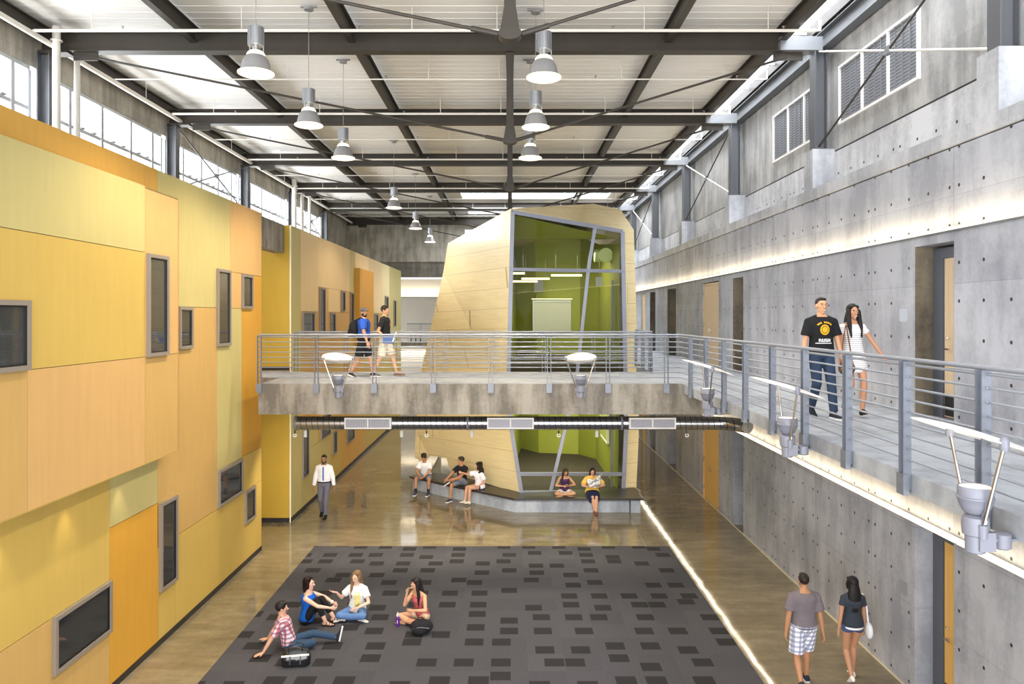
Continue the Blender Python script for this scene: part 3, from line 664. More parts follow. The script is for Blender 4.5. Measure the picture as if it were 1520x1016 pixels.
# ================================================================== MAST UPLIGHTS WITH REFLECTOR DISCS
def make_mast():
    """local frame: the edge it hangs from is at +Y (0.24 m away), the hall is at -Y; z=0 is the deck level"""
    o = thing('reflector_uplight', '', 'lamp', (0,0,0))
    m = MB().lathe([(.06, -.29), (.07, -.28), (.072, -.16), (.09, -.15), (.095, -.08), (.09, -.02), (.06, 0)], n=20)
    m.box(-.09, .09, -.02, .1, -.26, -.12); m.build('body', M_fix, o, smooth=True)
    m = MB().lathe([(.05, 0), (.085, .02), (.11, .07), (.125, .12), (.13, .125), (.13, .135), (.122, .14), (.122, .21), (.118, .215), (.11, .2), (.0, .2)], n=24); m.build('lamp_head', M_fix, o, smooth=True)
    MB().lathe([(.108, .203), (.105, .209)], n=24).build('lens', M_tube, o)
    m = MB()
    for s in (-1, 1): m.tube([(s*.125, 0, .13), (s*.12, 0, .06), (s*.08, 0, 0)], .007, 6)
    m.build('yoke', M_fix, o)
    tl = R(17)
    def dp(u, v, h=0): return V((u, v*cos(tl), .59 - v*sin(tl) + h))
    rings = []
    for r, h in ((.0, .045), (.5, .035), (.85, .018), (1, .0), (1, -.008), (.85, .008), (.5, .026), (.0, .036)):
        rings.append([dp(.345*r*cos(2*pi*i/36)+1e-4*cos(i), .48*r*sin(2*pi*i/36)+1e-4*sin(i), h) for i in range(36)])
    MB().loft(rings, caps=True).build('reflector', mat_refl, o, smooth=True)
    for s in (-1, 1):
        rod = MB().tube([(s*.085, 0, -.1), (s*.325, 0, .57)], .014, 8).build('support_rod', M_chrome, o, smooth=True)
        MB().lathe([(.03, 0), (.034, .03), (.03, .08), (.015, .1)], (s*.33, 0, .54), 12).build('rod_cap', M_fix, rod)
        MB().lathe([(.03, 0), (.036, .1)], (s*.088, 0, -.16), 12).build('rod_socket', M_fix, rod)
    MB().box(-.035, -.02, .09, .3, -.2, -.18).box(.02, .035, .09, .3, -.2, -.18).build('arm', M_railp, o)
    MB().lathe([(.055, -.08), (.065, -.07), (.065, .03), (.05, .04)], (0, .2, -.18), 14).build('junction_box', M_fix, o, smooth=True)
    return o
mat_refl = mat('white_reflector', (236, 232, 226), .4)
mast0 = make_mast(); first = True
for x, y, rz, lb in ((3.83-.3, 5.62, -pi/2, 'nearest of the three on the walkway edge, largest in view'), (3.83-.3, 9.43, -pi/2, 'middle of the three on the walkway edge'), (3.83-.3, 13.24, -pi/2, 'farthest of the three on the walkway edge'),
                     (-3.76, YB-.33, 0, 'left one on the bridge edge'), (1.55, YB-.33, 0, 'right one on the bridge edge')):
    o = mast0 if first else copy_tree(mast0); first = False
    o.location = (x, y, ZD); o.rotation_euler = (0, 0, rz); o['label'] = 'grey uplight with reflector disc, ' + lb; o['group'] = 'reflector uplights on the deck edges'
    d = bpy.data.lights.new('reflector_spot', 'SPOT'); d.energy = 38; d.spot_size = R(95); d.spot_blend = .5; d.shadow_soft_size = .06; d.color = (1, .86, .68)
    l = bpy.data.objects.new('reflector_spot', d); C.objects.link(l); l.location = (x, y, ZD+.23); l.rotation_euler = (pi, 0, 0)

# ================================================================== DUCT
yd = 17.15; zd = 3.28
o = thing('spiral_duct', 'shiny spiral steel duct slung under the bridge', 'duct', (.5, yd, zd))
pts = [(-4.92, yd, zd), (4.6, yd, zd)] + [(4.6+.75*sin(t), yd-.75+.75*cos(t), zd) for t in [pi/2*i/6 for i in range(1, 6)]]
MB().tube(pts, .155, 24).build('duct_pipe', M_duct, o, smooth=True)
m = MB().prism([(.17*cos(t), .17*sin(t)) for t in [2*pi*i/24 for i in range(24)]], 0, .06, 0, Matrix.Translation((-4.97, yd, zd)) @ Matrix.Rotation(pi/2, 4, 'Y')); m.build('end_cap', M_steelg, o)
for x in (-1.0, 2.55):
    m = MB().prism([(.162*cos(t), .162*sin(t)) for t in [2*pi*i/24 for i in range(24)]], 0, .05, 0, Matrix.Translation((x, yd, zd)) @ Matrix.Rotation(pi/2, 4, 'Y')); m.build('coupling', M_steelg, o)
for x in (-1.92, 1.12, 4.07):
    MB().tube([(x, yd, zd+.15), (x, yd, 4.0)], .008, 6).build('hanger_rod', M_steelg, o)
for k, x in enumerate((-3.25, .01, 3.26)):
    g = thing('air_grille', 'white-framed two-panel air grille on the duct, %s of the three' % ['leftmost', 'middle', 'rightmost'][k], 'grille', (x, yd-.2, 3.2), 'air grilles on the duct')
    hw = .535; m = MB(); z0, z1 = 3.175, 3.43; yf = yd-.22
    m.box(x-hw, x+hw, yf, yf+.1, z0, z0+.035).box(x-hw, x+hw, yf, yf+.1, z1-.035, z1)
    for a in (-hw, -.0175, hw-.035): m.box(x+a, x+a+.035, yf, yf+.1, z0+.035, z1-.035)
    m.build('frame', M_white, g)
    m = MB().box(x-hw+.03, x+hw-.03, yf+.05, yf+.09, z0+.03, z1-.03)
    for j in range(48):
        xx = x-hw+.045+j*(2*hw-.09)/47; m.box(xx-.004, xx+.004, yf+.02, yf+.05, z0+.035, z1-.035)
    m.build('vanes', mat('grille_grey', (196, 194, 202), .5), g)
for k, x in enumerate((-4.83, -2.56, -.9, 2.05)):
    tag(MB().lathe([(.04, 0), (.04, .15), (.02, .16), (.008, .17), (.008, 1.1)], (x, yd+.35, 2.9), 14).build('spotlight', M_white, smooth=True, at=(x, yd+.35, 2.9)), 'small white cylinder spotlight hanging under the duct, %s from the left' % ['first', 'second', 'third', 'fourth'][k], 'lamp', 'cylinder spotlights under the bridge')
    d = bpy.data.lights.new('bridge_spot', 'SPOT'); d.energy = 260; d.spot_size = R(140); d.spot_blend = .8; d.shadow_soft_size = .04; d.color = (1, .86, .66)
    l = bpy.data.objects.new('bridge_spot', d); C.objects.link(l); l.location = (x, yd+.35, 2.88); l.rotation_euler = (R(38), 0, 0)
for k, x in enumerate((-4.95, -1.92, 1.12, 4.07)):
    g = thing('camera_bracket', 'small ring-shaped fitting on a stem under the duct, %s from the left' % ['first', 'second', 'third', 'fourth'][k], 'fitting', (x, yd-.1, 3.0), 'ring fittings under the duct')
    MB().tube([(x, yd-.1, 3.12), (x, yd-.1, 3.05)], .018, 8).build('stem', M_steel, g)
    m = MB(); m.tube([(x+.035*cos(t), yd-.1, 3.01+.035*sin(t)) for t in [2*pi*i/12 for i in range(13)]], .013, 6).build('ring', M_white, g)

# ================================================================== POD
def P3(px, py, Y): return V(((px-757)*Y/F, Y, 5.75-(py-470)*Y/F))
G = {k: P3(*v) for k, v in dict(A=(759,311,22.32), P1=(666,362,25.5), P2=(659,406,25.8), P3=(626,552,26), P4=(618,640,26.2), P5=(617,678,26.3), K=(752,590,22.3), B=(774,733,22.37), Cc=(671,702,25.0), M=(653,648,25.3),
     N=(638,676,25.9), Q=(664,680,25.3), T=(881,304,24.2), R1=(920,312,24.4), R2=(939.6,342,23.2), R3=(946,552,23.15), R4=(947,644,23.1), R5=(943,731,23.05), g2=(924,342,22.94), g3=(929,552,22.96), g4=(930,640,22.96), g5=(926,731,22.95),
     W=(629,690,26.2)).items()}
for k, (x, y, z) in dict(b1=(-1.6, 31, 8.6), b2=(-3.0, 31, 4), b3=(-2.9, 31, 0), b4=(3.6, 31, 0), b5=(3.75, 31, 8.6)).items(): G[k] = V((x, y, z))
G['s5'] = V((XW-.2, 22.9, 0)); G['s5'] = V((3.85, 22.8, .4))
pod = thing('faceted_pod', 'faceted leaning classroom pod clad in pale planks with a large glass front', 'building', (.5, 26, 0))
shell = ['A P1 K', 'P1 P2 P3 K', 'P3 P4 M K', 'M Q Cc B K', 'P4 P5 N Q M', 'P5 W N',
         'A T g2', 'T R1 R2 g2', 'g2 R2 R3 g3', 'g3 R3 R4 g4', 'g4 R4 R5 g5',
         'A b1 P1', 'A T b1', 'T b5 b1', 'T R1 b5', 'R1 R2 b5', 'R2 R3 b5', 'R3 R4 b5', 'R4 R5 b4', 'R4 b4 b5', 'P1 b1 P2', 'P2 b1 b2 P3', 'P3 b2 P4', 'P4 b2 b3 P5']
ks = list(G); idx = {k: i for i, k in enumerate(ks)}
me = bpy.data.meshes.new('cladding'); me.from_pydata([tuple(G[k]-OFF[pod]) for k in ks], [], [[idx[q] for q in s.split()] for s in shell]); me.materials.append(M_pod)
ob = bpy.data.objects.new('cladding', me); C.objects.link(ob); ob.parent = pod
bm = bmesh.new(); bm.from_mesh(me)
bmesh.ops.delete(bm, geom=[v for v in bm.verts if not v.link_faces], context='VERTS'); bmesh.ops.triangulate(bm, faces=bm.faces); bmesh.ops.recalc_face_normals(bm, faces=bm.faces); bm.to_mesh(me); bm.free()
so = ob.modifiers.new('thick', 'SOLIDIFY'); so.thickness = .06; so.offset = 0
# interior
yb = 29.6
m = MB(); 
m.add([(-.1,24.2,.3),(.45,30.6,.3),(1.15,29.6,.3),(2.7,29.3,.3),(3.28,28.3,.3),(3.36,23.1,.3), (-.4,23.6,8.5),(.2,30.6,9.0),(1.0,29.6,9.0),(2.8,29.3,8.9),(3.4,28.3,8.5),(3.42,23.1,8.0)],
      [(0,1,7,6),(1,2,8,7),(2,3,9,8)], 0)
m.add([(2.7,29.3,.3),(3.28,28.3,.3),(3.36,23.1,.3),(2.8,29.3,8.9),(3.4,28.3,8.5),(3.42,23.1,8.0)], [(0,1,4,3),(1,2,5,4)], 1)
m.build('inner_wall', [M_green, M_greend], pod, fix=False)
MB().prism([(.32,22.5),(-.3,23.6),(.45,30.6),(1.15,29.6),(2.7,29.3),(3.28,28.3),(3.42,23.05)], .25, .3).build('inner_floor', M_dkfloor, pod)
MB().prism([(-.05,22.5),(-.1,24.5),(.45,30.5),(1.15,29.5),(2.7,29.2),(3.28,28.2),(3.4,23.05)], 3.75, 4.25).build('inner_upper_floor', M_dkfloor, pod)
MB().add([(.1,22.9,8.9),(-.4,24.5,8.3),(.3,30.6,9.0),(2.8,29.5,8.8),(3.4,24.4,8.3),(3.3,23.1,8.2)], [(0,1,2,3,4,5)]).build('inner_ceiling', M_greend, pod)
# glass and its frame
def px3(px, py, d=-.02): return P3(px, py, 22.3+(px-755)*.65/172+d)
gl = [(762,318),(922,346),(926,552),(927,640),(923,730),(776,731),(762,642),(755,590),(756,552)]
me_ = MB().add([px3(*g) for g in gl], [tuple(range(9))]); me_.build('glass_front', M_podglass, pod)
fr = MB(); outl = [(761,315),(924,344),(928,552),(929,640),(925,731),(774,732),(760,642),(753.5,590),(755,552)]
for a, b in zip(outl, outl[1:]+outl[:1]): fr.bar(px3(*a), px3(*b), .12, .1, (0,-1,0))
def mull(*pts):
    m = MB()
    for a, b in zip(pts, pts[1:]): m.bar(px3(*a, -.03), px3(*b, -.03), .1, .09, (0,-1,0))
    m.build('mullion', M_fixf, pod)
M_fixf = mat('pod_frame_grey', (140, 144, 160), .4, metal=.2)
fr.build('glass_frame', M_fixf, pod)
mull((756,400),(925,403)); mull((883,338),(873,403),(857,552),(838,640),(817,731)); mull((771,704),(928,704))
# pod interior things
def pole_light(x0, y0, px0, py, px1, Y, lb):
    a = P3(px0, py, Y); b = P3(px1, py, Y); o = thing('linear_pendant', lb, 'lamp', tuple((a+b)/2), 'linear pendants inside the pod')
    MB().bar(a, b, .05, .07).build('tube', M_tube, o)
    for t in (.15, .85): q = a.lerp(b, t); MB().tube([q+V((0,0,.03)), q+V((0,0,.9))], .004, 5).build('cable', M_lampgrey, o)
for i, (a, y, b, Y) in enumerate(((830,349,878,24.5), (818,409,864,26), (774,414,816,27.5), (761,418,798,28.5), (761,406,779,26))):
    pole_light(0, 0, a, y, b, Y, 'glowing linear pendant inside the pod, %s' % ['highest, near the roof', 'longest, above the whiteboard', 'left of the longest one', 'lowest at left', 'short one at the left glass edge'][i])
d = bpy.data.lights.new('pod_light', 'AREA'); d.energy = 130; d.size = 2.5; d.color = (1, .93, .75); l = bpy.data.objects.new('pod_light', d); C.objects.link(l); l.location = (1.6, 26, 7.9)
d = bpy.data.lights.new('pod_light', 'AREA'); d.energy = 210; d.size = 2.5; d.color = (1, .95, .8); l = bpy.data.objects.new('pod_light', d); C.objects.link(l); l.location = (1.6, 26, 3.7)
wb_ = thing('whiteboard', 'white board with a pale frame and picture light on the green pod wall', 'whiteboard', (1.65, 29.35, 5.1))
MB().box(.93, 2.38, 29.33, 29.36, 5.17, 6.33).build('board', M_board, wb_)
MB().box(.9, 2.41, 29.32, 29.37, 6.33, 6.38).box(.9, 2.41, 29.32, 29.37, 5.12, 5.17).box(.9, .93, 29.32, 29.37, 5.17, 6.33).box(2.38, 2.41, 29.32, 29.37, 5.17, 6.33).build('board_frame', M_alu, wb_)
MB().box(.85, 2.45, 29.1, 29.14, 6.42, 6.45).build('picture_light', M_tube, wb_)
o = tag(MB().box(.95, 1.3, 29.0, 29.06, 6.7, 7.2).build('wall_vent', M_steelg, at=(1.1, 29, 6.7)), 'dark slotted vent on the green pod wall above the whiteboard', 'vent')
o = thing('round_duct', 'round green duct end inside the upper right of the pod glass', 'duct', (3.0, 25, 7.6))
m = MB().prism([(.22*cos(t), .22*sin(t)) for t in [2*pi*i/24 for i in range(24)]], 0, .5, 0, Matrix.Translation((2.85, 25, 7.8)) @ Matrix.Rotation(pi/2, 4, 'Y') ); m.build('duct_pipe', mat('pale_green', (196, 208, 150), .5), o)
MB().prism([(.24*cos(t), .24*sin(t)) for t in [2*pi*i/24 for i in range(24)]], 0, .06, 0, Matrix.Translation((3.2, 24.8, 7.8)) @ Matrix.Rotation(pi/2, 4, 'X')).build('duct_cap', mat('pale_green_cap', (206, 216, 160), .5), o)
o = thing('pod_window', 'pale-framed window on the green side wall of the lower pod room', 'window', (3.26, 25.2, 1.4))
MB().box(3.22, 3.30, 24.6, 26.4, 1.5, 3.2).build('frame', M_white, o); MB().box(3.215, 3.22, 24.7, 26.3, 1.6, 3.1).build('pane', mat('pale_glass', (170, 180, 110), .1), o)
tag(MB().box(3.2, 3.28, 23.5, 23.66, .3, 3.7).build('door_post', M_steelg, at=(3.24, 23.6, .3)), 'grey upright door post inside the lower right of the pod', 'post')
tag(MB().box(3.25, 3.33, 23.7, 23.8, 4.25, 6.9).build('door_post', M_steelg, at=(3.24, 23.75, 4.25)), 'pale upright door post inside the upper right of the pod', 'post')
o = thing('ceiling_speaker', 'small boxy loudspeaker inside the pod near its right edge', 'speaker', (3.0, 24.5, 6.9))
MB().box(2.85, 3.05, 24.4, 24.6, 6.75, 7.05).build('cabinet', M_lampgrey, o); MB().tube([(2.95, 24.5, 7.05), (2.95, 24.5, 7.6)], .012, 6).build('stem', M_lampgrey, o)

# bench in front of the pod
def poly_off(pts, z0, z1): return MB().prism(pts, z0, z1)
bench = thing('bench', 'long angled concrete bench with a dark seat slab in front of the pod', 'bench', (.5, 22.5, 0))
MB().prism([(-3.24, 24.64), (.15, 21.72), (3.5, 21.72), (3.5, 22.5), (.3, 22.5), (-2.75, 25.1)], 0, .38).build('bench_base', M_bench, bench)
MB().box(3.53, 3.82, 21.68, 22.5, 0, .38).build('end_block', M_bench, bench)
MB().prism([(-3.34, 24.6), (.12, 21.6), (3.88, 21.6), (3.88, 23.0), (.4, 22.45), (-.8, 23.3), (-2.3, 25.1), (-2.85, 25.15)], .38, .44).build('seat_slab', mat('dark_seat', (52, 46, 40), .35), bench)

# posts far away
for k in range(3):
    tag(MB().lathe([(.04, 0), (.04, .35), (.08, .38), (.03, .45)], (-5.75+.27*k, 43.1, ZD), 8).build('newel_post', M_black, at=(-5.75+.27*k, 43.1, ZD)), 'small dark post standing on the distant bridge, %s of the three' % ['left', 'middle', 'right'][k], 'post', 'dark posts on the distant bridge')

# ================================================================== PEOPLE
def remesh(name, mb, mats, voxel=.009, smooth=2, fac=.5):
    me = bpy.data.meshes.new(name); me.from_pydata([tuple(p) for p in mb.v], [], mb.f)
    bm = bmesh.new(); bm.from_mesh(me); bmesh.ops.recalc_face_normals(bm, faces=bm.faces); bm.to_mesh(me); bm.free()
    t = bpy.data.objects.new('t', me); C.objects.link(t)
    r = t.modifiers.new('r', 'REMESH'); r.mode = 'VOXEL'; r.voxel_size = voxel; r.use_smooth_shade = True
    if smooth: q = t.modifiers.new('s', 'SMOOTH'); q.factor = fac; q.iterations = smooth
    dg = bpy.context.evaluated_depsgraph_get(); dg.update()
    out = bpy.data.meshes.new_from_object(t.evaluated_get(dg)); out.name = name
    bpy.data.objects.remove(t); bpy.data.meshes.remove(me)
    out.materials.clear()
    for m in (mats if isinstance(mats, (list, tuple)) else [mats]): out.materials.append(m)
    for p in out.polygons: p.use_smooth = True; p.material_index = 0
    return out
def cap(mb, p, q, r0, r1, n=12, bulge=0):
    p = V(p); q = V(q); d = (q-p); L = d.length
    if L < 1e-5: return mb.ball(p, r0)
    d.normalize(); pts = []; rs = []
    for a in (80, 60, 40, 20): pts.append(p - d*r0*sin(R(a))); rs.append(r0*cos(R(a)))
    for t in (0, .25, .5, .75, 1): pts.append(p.lerp(q, t)); rs.append((r0+(r1-r0)*t)*(1+bulge*sin(pi*min(1, t*1.4)) if bulge else 1))
    for a in (20, 40, 60, 80): pts.append(q + d*r1*sin(R(a))); rs.append(r1*cos(R(a)))
    return mb.tube(pts, rs, n)
def flat(mb, p, q, r0, r1, n=14):                # flat-ended taper: sleeves, trouser legs
    p = V(p); q = V(q); return mb.tube([p.lerp(q, t) for t in (0, .33, .66, 1)], [r0+(r1-r0)*t for t in (0, .33, .66, 1)], n)
def ik(a, t, l1, l2, pole):
    a = V(a); t = V(t); d = t-a; D = min(d.length, (l1+l2)*.999); d.normalize()
    x = (l1*l1-l2*l2+D*D)/(2*D); h = sqrt(max(0, l1*l1-x*x)); pl = V(pole); pl = pl-d*pl.dot(d)
    if pl.length < 1e-4: pl = d.orthogonal()
    return a+d*x+pl.normalized()*h, a+d*D
TM = [(-.20,.09,.08),(-.12,.145,.105),(0,.163,.115),(.2,.152,.108),(.4,.145,.102),(.6,.163,.112),(.8,.182,.115),(.9,.165,.1),(.97,.125,.08),(1.02,.085,.065),(1.07,.062,.058)]
TF = [(-.20,.09,.085),(-.12,.152,.112),(0,.166,.118),(.2,.142,.102),(.38,.118,.09),(.58,.135,.105),(.70,.145,.128),(.84,.148,.1),(.92,.12,.08),(1.0,.075,.058),(1.07,.05,.05)]
SK = {}
def skin(c):
    if c not in SK: m = mat('skin', c, .5, var=.04, scale=9); m.node_tree.nodes['Principled BSDF'].inputs['Subsurface Weight'].default_value = .04; SK[c] = m
    return SK[c]
CL = {}
def cloth(c, name='cloth'):
    k = (name, c)
    if k not in CL: CL[k] = mat(name, c, .85, var=.07, scale=14, bump=.25, bscale=60, spec=.2)
    return CL[k]
def plaid(name, cols, sc, obj=True):
    m, nt, p = nodes(name); N = NT(nt); P, x, y, z = N.xyz(obj=True)
    u = N.m('ADD', x, N.m('MULTIPLY', y, .8))
    a = N.lt(N.m('FRACT', N.m('ADD', N.m('MULTIPLY', u, sc), 50)), .45); b = N.lt(N.m('FRACT', N.m('ADD', N.m('MULTIPLY', z, sc), 50)), .45)
    c1 = N.mix(N.m('MULTIPLY', a, .8), lin(cols[0]), lin(cols[1])); c2 = N.mix(N.m('MULTIPLY', b, .62), c1, lin(cols[2]))
    N.put(p.inputs['Base Color'], c2); p.inputs['Roughness'].default_value = .85; return m
def stripes(name, ca, cb, sc, th=.4):
    m, nt, p = nodes(name); N = NT(nt); P, x, y, z = N.xyz(obj=True)
    N.put(p.inputs['Base Color'], N.mix(N.lt(N.m('FRACT', N.m('ADD', N.m('MULTIPLY', z, sc), 50)), th), lin(ca), lin(cb))); p.inputs['Roughness'].default_value = .8; return m
def blotch(name, ca, cb, sc):
    m, nt, p = nodes(name); N = NT(nt); P, x, y, z = N.xyz(obj=True)
    N.put(p.inputs['Base Color'], N.ramp(N.noise(P, sc, 2), [(.45, lin(ca)), (.55, lin(cb))])); p.inputs['Roughness'].default_value = .8; return m
M_eye = mat('eye_white', (235, 232, 228), .3); M_iris = mat('iris_dark', (38, 26, 20), .3); M_lip = mat('lips', (168, 92, 84), .5); M_teeth = mat('teeth', (240, 238, 232), .3)

class Person:
    def __init__(s, label, loc, rz=0, h=1.75, sex='m', fat=1.0, sk=(196, 150, 118), pel=(0, 0, .95), nb=None, syaw=0, pyaw=0, head=(0, 0, 0),
                 wa=None, wb=None, ea=(-.3, 1, 0), eb=(.3, 1, 0), fa=None, fb=None, ka=(0, -1, 0), kb=(0, -1, 0), fya=0, fyb=0, fpa=0, fpb=0,
                 curl=(25, 25), na=None, nb_=None, hda=None, hdb=None, hairc=(30, 24, 22), brow=True, smile=False, voxel=.009):
        k = h/1.75; s.k = k; s.f = fat; s.male = sex == 'm'; s.label = label; s.vox = voxel
        sh = .178 if s.male else .158
        s.pel = V(pel); s.nb = V(nb) if nb else s.pel+V((0, .01, .505))
        s.up = (s.nb-s.pel).normalized()
        def side(yaw, up): a = V((cos(yaw), sin(yaw), 0)); a = a-up*a.dot(up); return a.normalized()
        s.ps = side(pyaw, s.up); s.ss = side(syaw, s.up); s.sf = s.up.cross(s.ss)*-1   # front of the chest
        if s.sf.dot(V((sin(syaw), -cos(syaw), 0))) < 0 and abs(s.up.z) > .3: s.sf = -s.sf
        s.sec = TM if s.male else TF
        s.L = (s.nb-s.pel).length
        s.shA = s.nb-s.ss*sh*(1+(fat-1)*.6)-s.up*.078; s.shB = s.nb+s.ss*sh*(1+(fat-1)*.6)-s.up*.078
        s.hipA = s.pel-s.ps*.09-V((0,0,.03)); s.hipB = s.pel+s.ps*.09-V((0,0,.03))
        wa = V(wa) if wa else s.shA+V((-.09, -.04, -.54)); wb = V(wb) if wb else s.shB+V((.09, -.04, -.54))
        s.elA, s.wrA = ik(s.shA, wa, .285, .255, ea); s.elB, s.wrB = ik(s.shB, wb, .285, .255, eb)
        fa = V(fa) if fa else V((-.1, 0, .085)); fb = V(fb) if fb else V((.1, 0, .085))
        s.knA, s.anA = ik(s.hipA, fa, .435, .425, ka); s.knB, s.anB = ik(s.hipB, fb, .435, .425, kb)
        s.foot = {'A': (s.anA, fya, fpa), 'B': (s.anB, fyb, fpb)}
        yaw, pitch, roll = [R(v) for v in head]
        s.H = Matrix.Rotation(yaw, 3, 'Z') @ Matrix.Rotation(pitch, 3, 'X') @ Matrix.Rotation(roll, 3, 'Y')
        nk = s.nb+s.up*.03; s.hc = s.nb+s.up*.045+s.H @ V((0, -.018, .112))
        m = MB(); s.torso(m, 0, -.2, 1.07)
        cap(m, s.nb-s.up*.03, s.hc-s.H @ V((0, -.012, .05)), .056 if s.male else .047, .052 if s.male else .044)
        f2 = 1+(fat-1)*.8; g = 1 if s.male else .86
        for sd in 'AB':
            S_, E, W = (s.shA, s.elA, s.wrA) if sd == 'A' else (s.shB, s.elB, s.wrB)
            m.ball(S_, .052*g*f2); cap(m, s.nb+s.up*.01, S_+s.up*.012, .042*g, .040*g*f2); cap(m, S_, E, .048*g*f2, .039*g*f2, bulge=.08); cap(m, E, W, .039*g*f2, .025*g, bulge=.1)
            s.hand(m, W, (hda if sd == 'A' else hdb), E, na if sd == 'A' else nb_, curl[0 if sd == 'A' else 1], -1 if sd == 'A' else 1)
            Hh, K, A = (s.hipA, s.knA, s.anA) if sd == 'A' else (s.hipB, s.knB, s.anB)
            gl = 1 if s.male else .97
            cap(m, Hh, K, .082*gl*f2, .054*gl*f2, bulge=.05); cap(m, K, K.lerp(A, .32), .053*gl, .056*gl*f2); cap(m, K.lerp(A, .32), A, .056*gl*f2, .034)
            s.footm(m, sd, 0)
        s.headm(m)
        for v in range(len(m.v)): m.v[v] = tuple(V(m.v[v])*k)
        me = remesh('person', m, skin(sk), voxel=voxel)
        s.o = bpy.data.objects.new('person', me); C.objects.link(s.o); s.o.location = loc; s.o.rotation_euler = (0, 0, rz)
        tag(s.o, label, 'person')
        # eyes, brows, mouth
        for sx in (-1, 1):
            s.part(MB().ball(s.hp((sx*.031, -.083, .012)), .0105, .006, .0060, M=s.H), 'eye', M_eye)
            s.part(MB().ball(s.hp((sx*.031, -.0875, .012)), .0068, .004, .0062, M=s.H), 'iris', M_iris)
            if brow: s.part(MB().bar(s.hp((sx*.016, -.096, .032)), s.hp((sx*.048, -.086, .033)), .006, .007), 'eyebrow', mat_hair(hairc))
        s.part(MB().ball(s.hp((0, -.0865, -.055)), .026 if smile else .021, .008, .010 if smile else .007, M=s.H), 'mouth', M_lip)
        if smile: s.part(MB().ball(s.hp((0, -.092, -.055)), .021, .005, .006, M=s.H), 'teeth', M_teeth)
    def hp(s, p): return s.hc+s.H @ (V(p)*1.07)
    def part(s, m, name, mt, sm=True):
        k = s.k; mb = MB(); mb.v = [tuple(V(v)*k) for v in m.v]; mb.f = m.f; mb.m = m.m
        return mb.build(name, mt, s.o, smooth=sm)
    def soft(s, m, name, mt, voxel=.011, smooth=3, label=None):
        k = s.k; mb = MB(); mb.v = [tuple(V(v)*k) for v in m.v]; mb.f = m.f; mb.m = m.m
        me = remesh(name, mb, mt, voxel=voxel, smooth=smooth); o = bpy.data.objects.new(name, me); C.objects.link(o); o.parent = s.o
        if label: o['label'] = label
        return o
    def frame(s, t):
        u = max(0, min(1, t)); sd = s.ps.lerp(s.ss, u); sd = (sd-s.up*sd.dot(s.up)).normalized()
        fr = sd.cross(s.up); fr = fr if fr.dot(s.sf) > 0 else -fr
        c = s.pel+s.up*s.L*t; bend = sin(pi*u)*.012; return c+fr*bend, sd, fr
    def rad(s, t):
        S_ = s.sec
        for (t0, a0, b0), (t1, a1, b1) in zip(S_, S_[1:]):
            if t0 <= t <= t1: q = (t-t0)/(t1-t0); a, b = a0+(a1-a0)*q, b0+(b1-b0)*q; break
        else: a, b = (S_[0][1:] if t < S_[0][0] else S_[-1][1:])
        fx = 1+(s.f-1)*max(0, min(1, 1.25-abs(t-.3)*.9)); return a*fx, b*fx*(1+(s.f-1)*.5)
    def torso(s, m, inf, t0, t1, n=20, flare=0, steps=12):
        rings = []
        for i in range(steps+1):
            t = t0+(t1-t0)*i/steps; c, sd, fr = s.frame(t); a, b = s.rad(t); e = inf+flare*max(0, .25-t)
            rings.append([c+sd*(a+e)*cos(2*pi*j/n)+fr*(b+e)*sin(2*pi*j/n) for j in range(n)])
        return m.loft(rings)
    def hand(s, m, W, hd, E, nrm, curl, sx):
        d = V(hd).normalized() if hd else (W-E).normalized()
        n = V(nrm) if nrm else V((-sx, 0, 0)); n = n-d*n.dot(d)
        if n.length < .05: n = d.orthogonal()
        n.normalize(); w = d.cross(n)
        if not nrm and w.dot(V((0, -1, 0))) < 0: w = -w                    # thumb side forward
        g = 1 if s.male else .9
        rings = []
        for t, a, b in ((-.01, .024, .020), (.02, .033, .018), (.055, .042, .016), (.09, .042, .014)):
            c = W+d*t*g; rings.append([c+w*a*g*cos(2*pi*j/12)+n*b*g*sin(2*pi*j/12) for j in range(12)])
        m.loft(rings)
        for o_, L in ((.031, .072), (.0105, .082), (-.0105, .076), (-.031, .06)):
            p = W+(d*.085+w*o_)*g; dd = d.copy()
            for q, fr in ((0, .42), (1, .32), (2, .26)):
                a = R(curl*(.7 if q == 0 else 1)); dd = (dd*cos(a)+n*sin(a)).normalized(); n2 = (n*cos(a)-d*sin(a))
                e = p+dd*L*fr*g; cap(m, p, e, .0098*g-.0006*q, .0092*g-.0008*q, 8); p = e
        p = W+(d*.025+w*.032)*g; dd = (d*.75+w*.65+n*.15).normalized(); e = p+dd*.04*g; cap(m, p, e, .0125*g, .011*g, 8); dd = (d*.9+w*.25+n*.35).normalized(); cap(m, e, e+dd*.032*g, .0108*g, .009*g, 8)
    def footx(s, sd):
        A, yaw, pit = s.foot[sd]; return A, Matrix.Rotation(R(yaw), 3, 'Z') @ Matrix.Rotation(R(pit), 3, 'X')
    def footm(s, m, sd, inf=0, low=-.082, top=True):
        A, M = s.footx(sd); rings = []; g = 1 if s.male else .9
        for y, a, z1 in ((.062, .018, -.03), (.055, .03, -.015), (.03, .036, .012), (-.02, .036, .015), (-.07, .04, -.02), (-.12, .046, -.042), (-.16, .044, -.053), (-.185, .034, -.058), (-.198, .02, -.066)):
            a = (a+inf)*g; z1 = z1+inf; z0 = low-inf*.3; c = (z0+z1)/2; hh = (z1-z0)/2
            rings.append([A+M @ V((a*cos(2*pi*j/12), (y*g+(inf if y > 0 else -inf)), c+hh*sin(2*pi*j/12)*1.0)) for j in range(12)])
        return m.loft(rings)
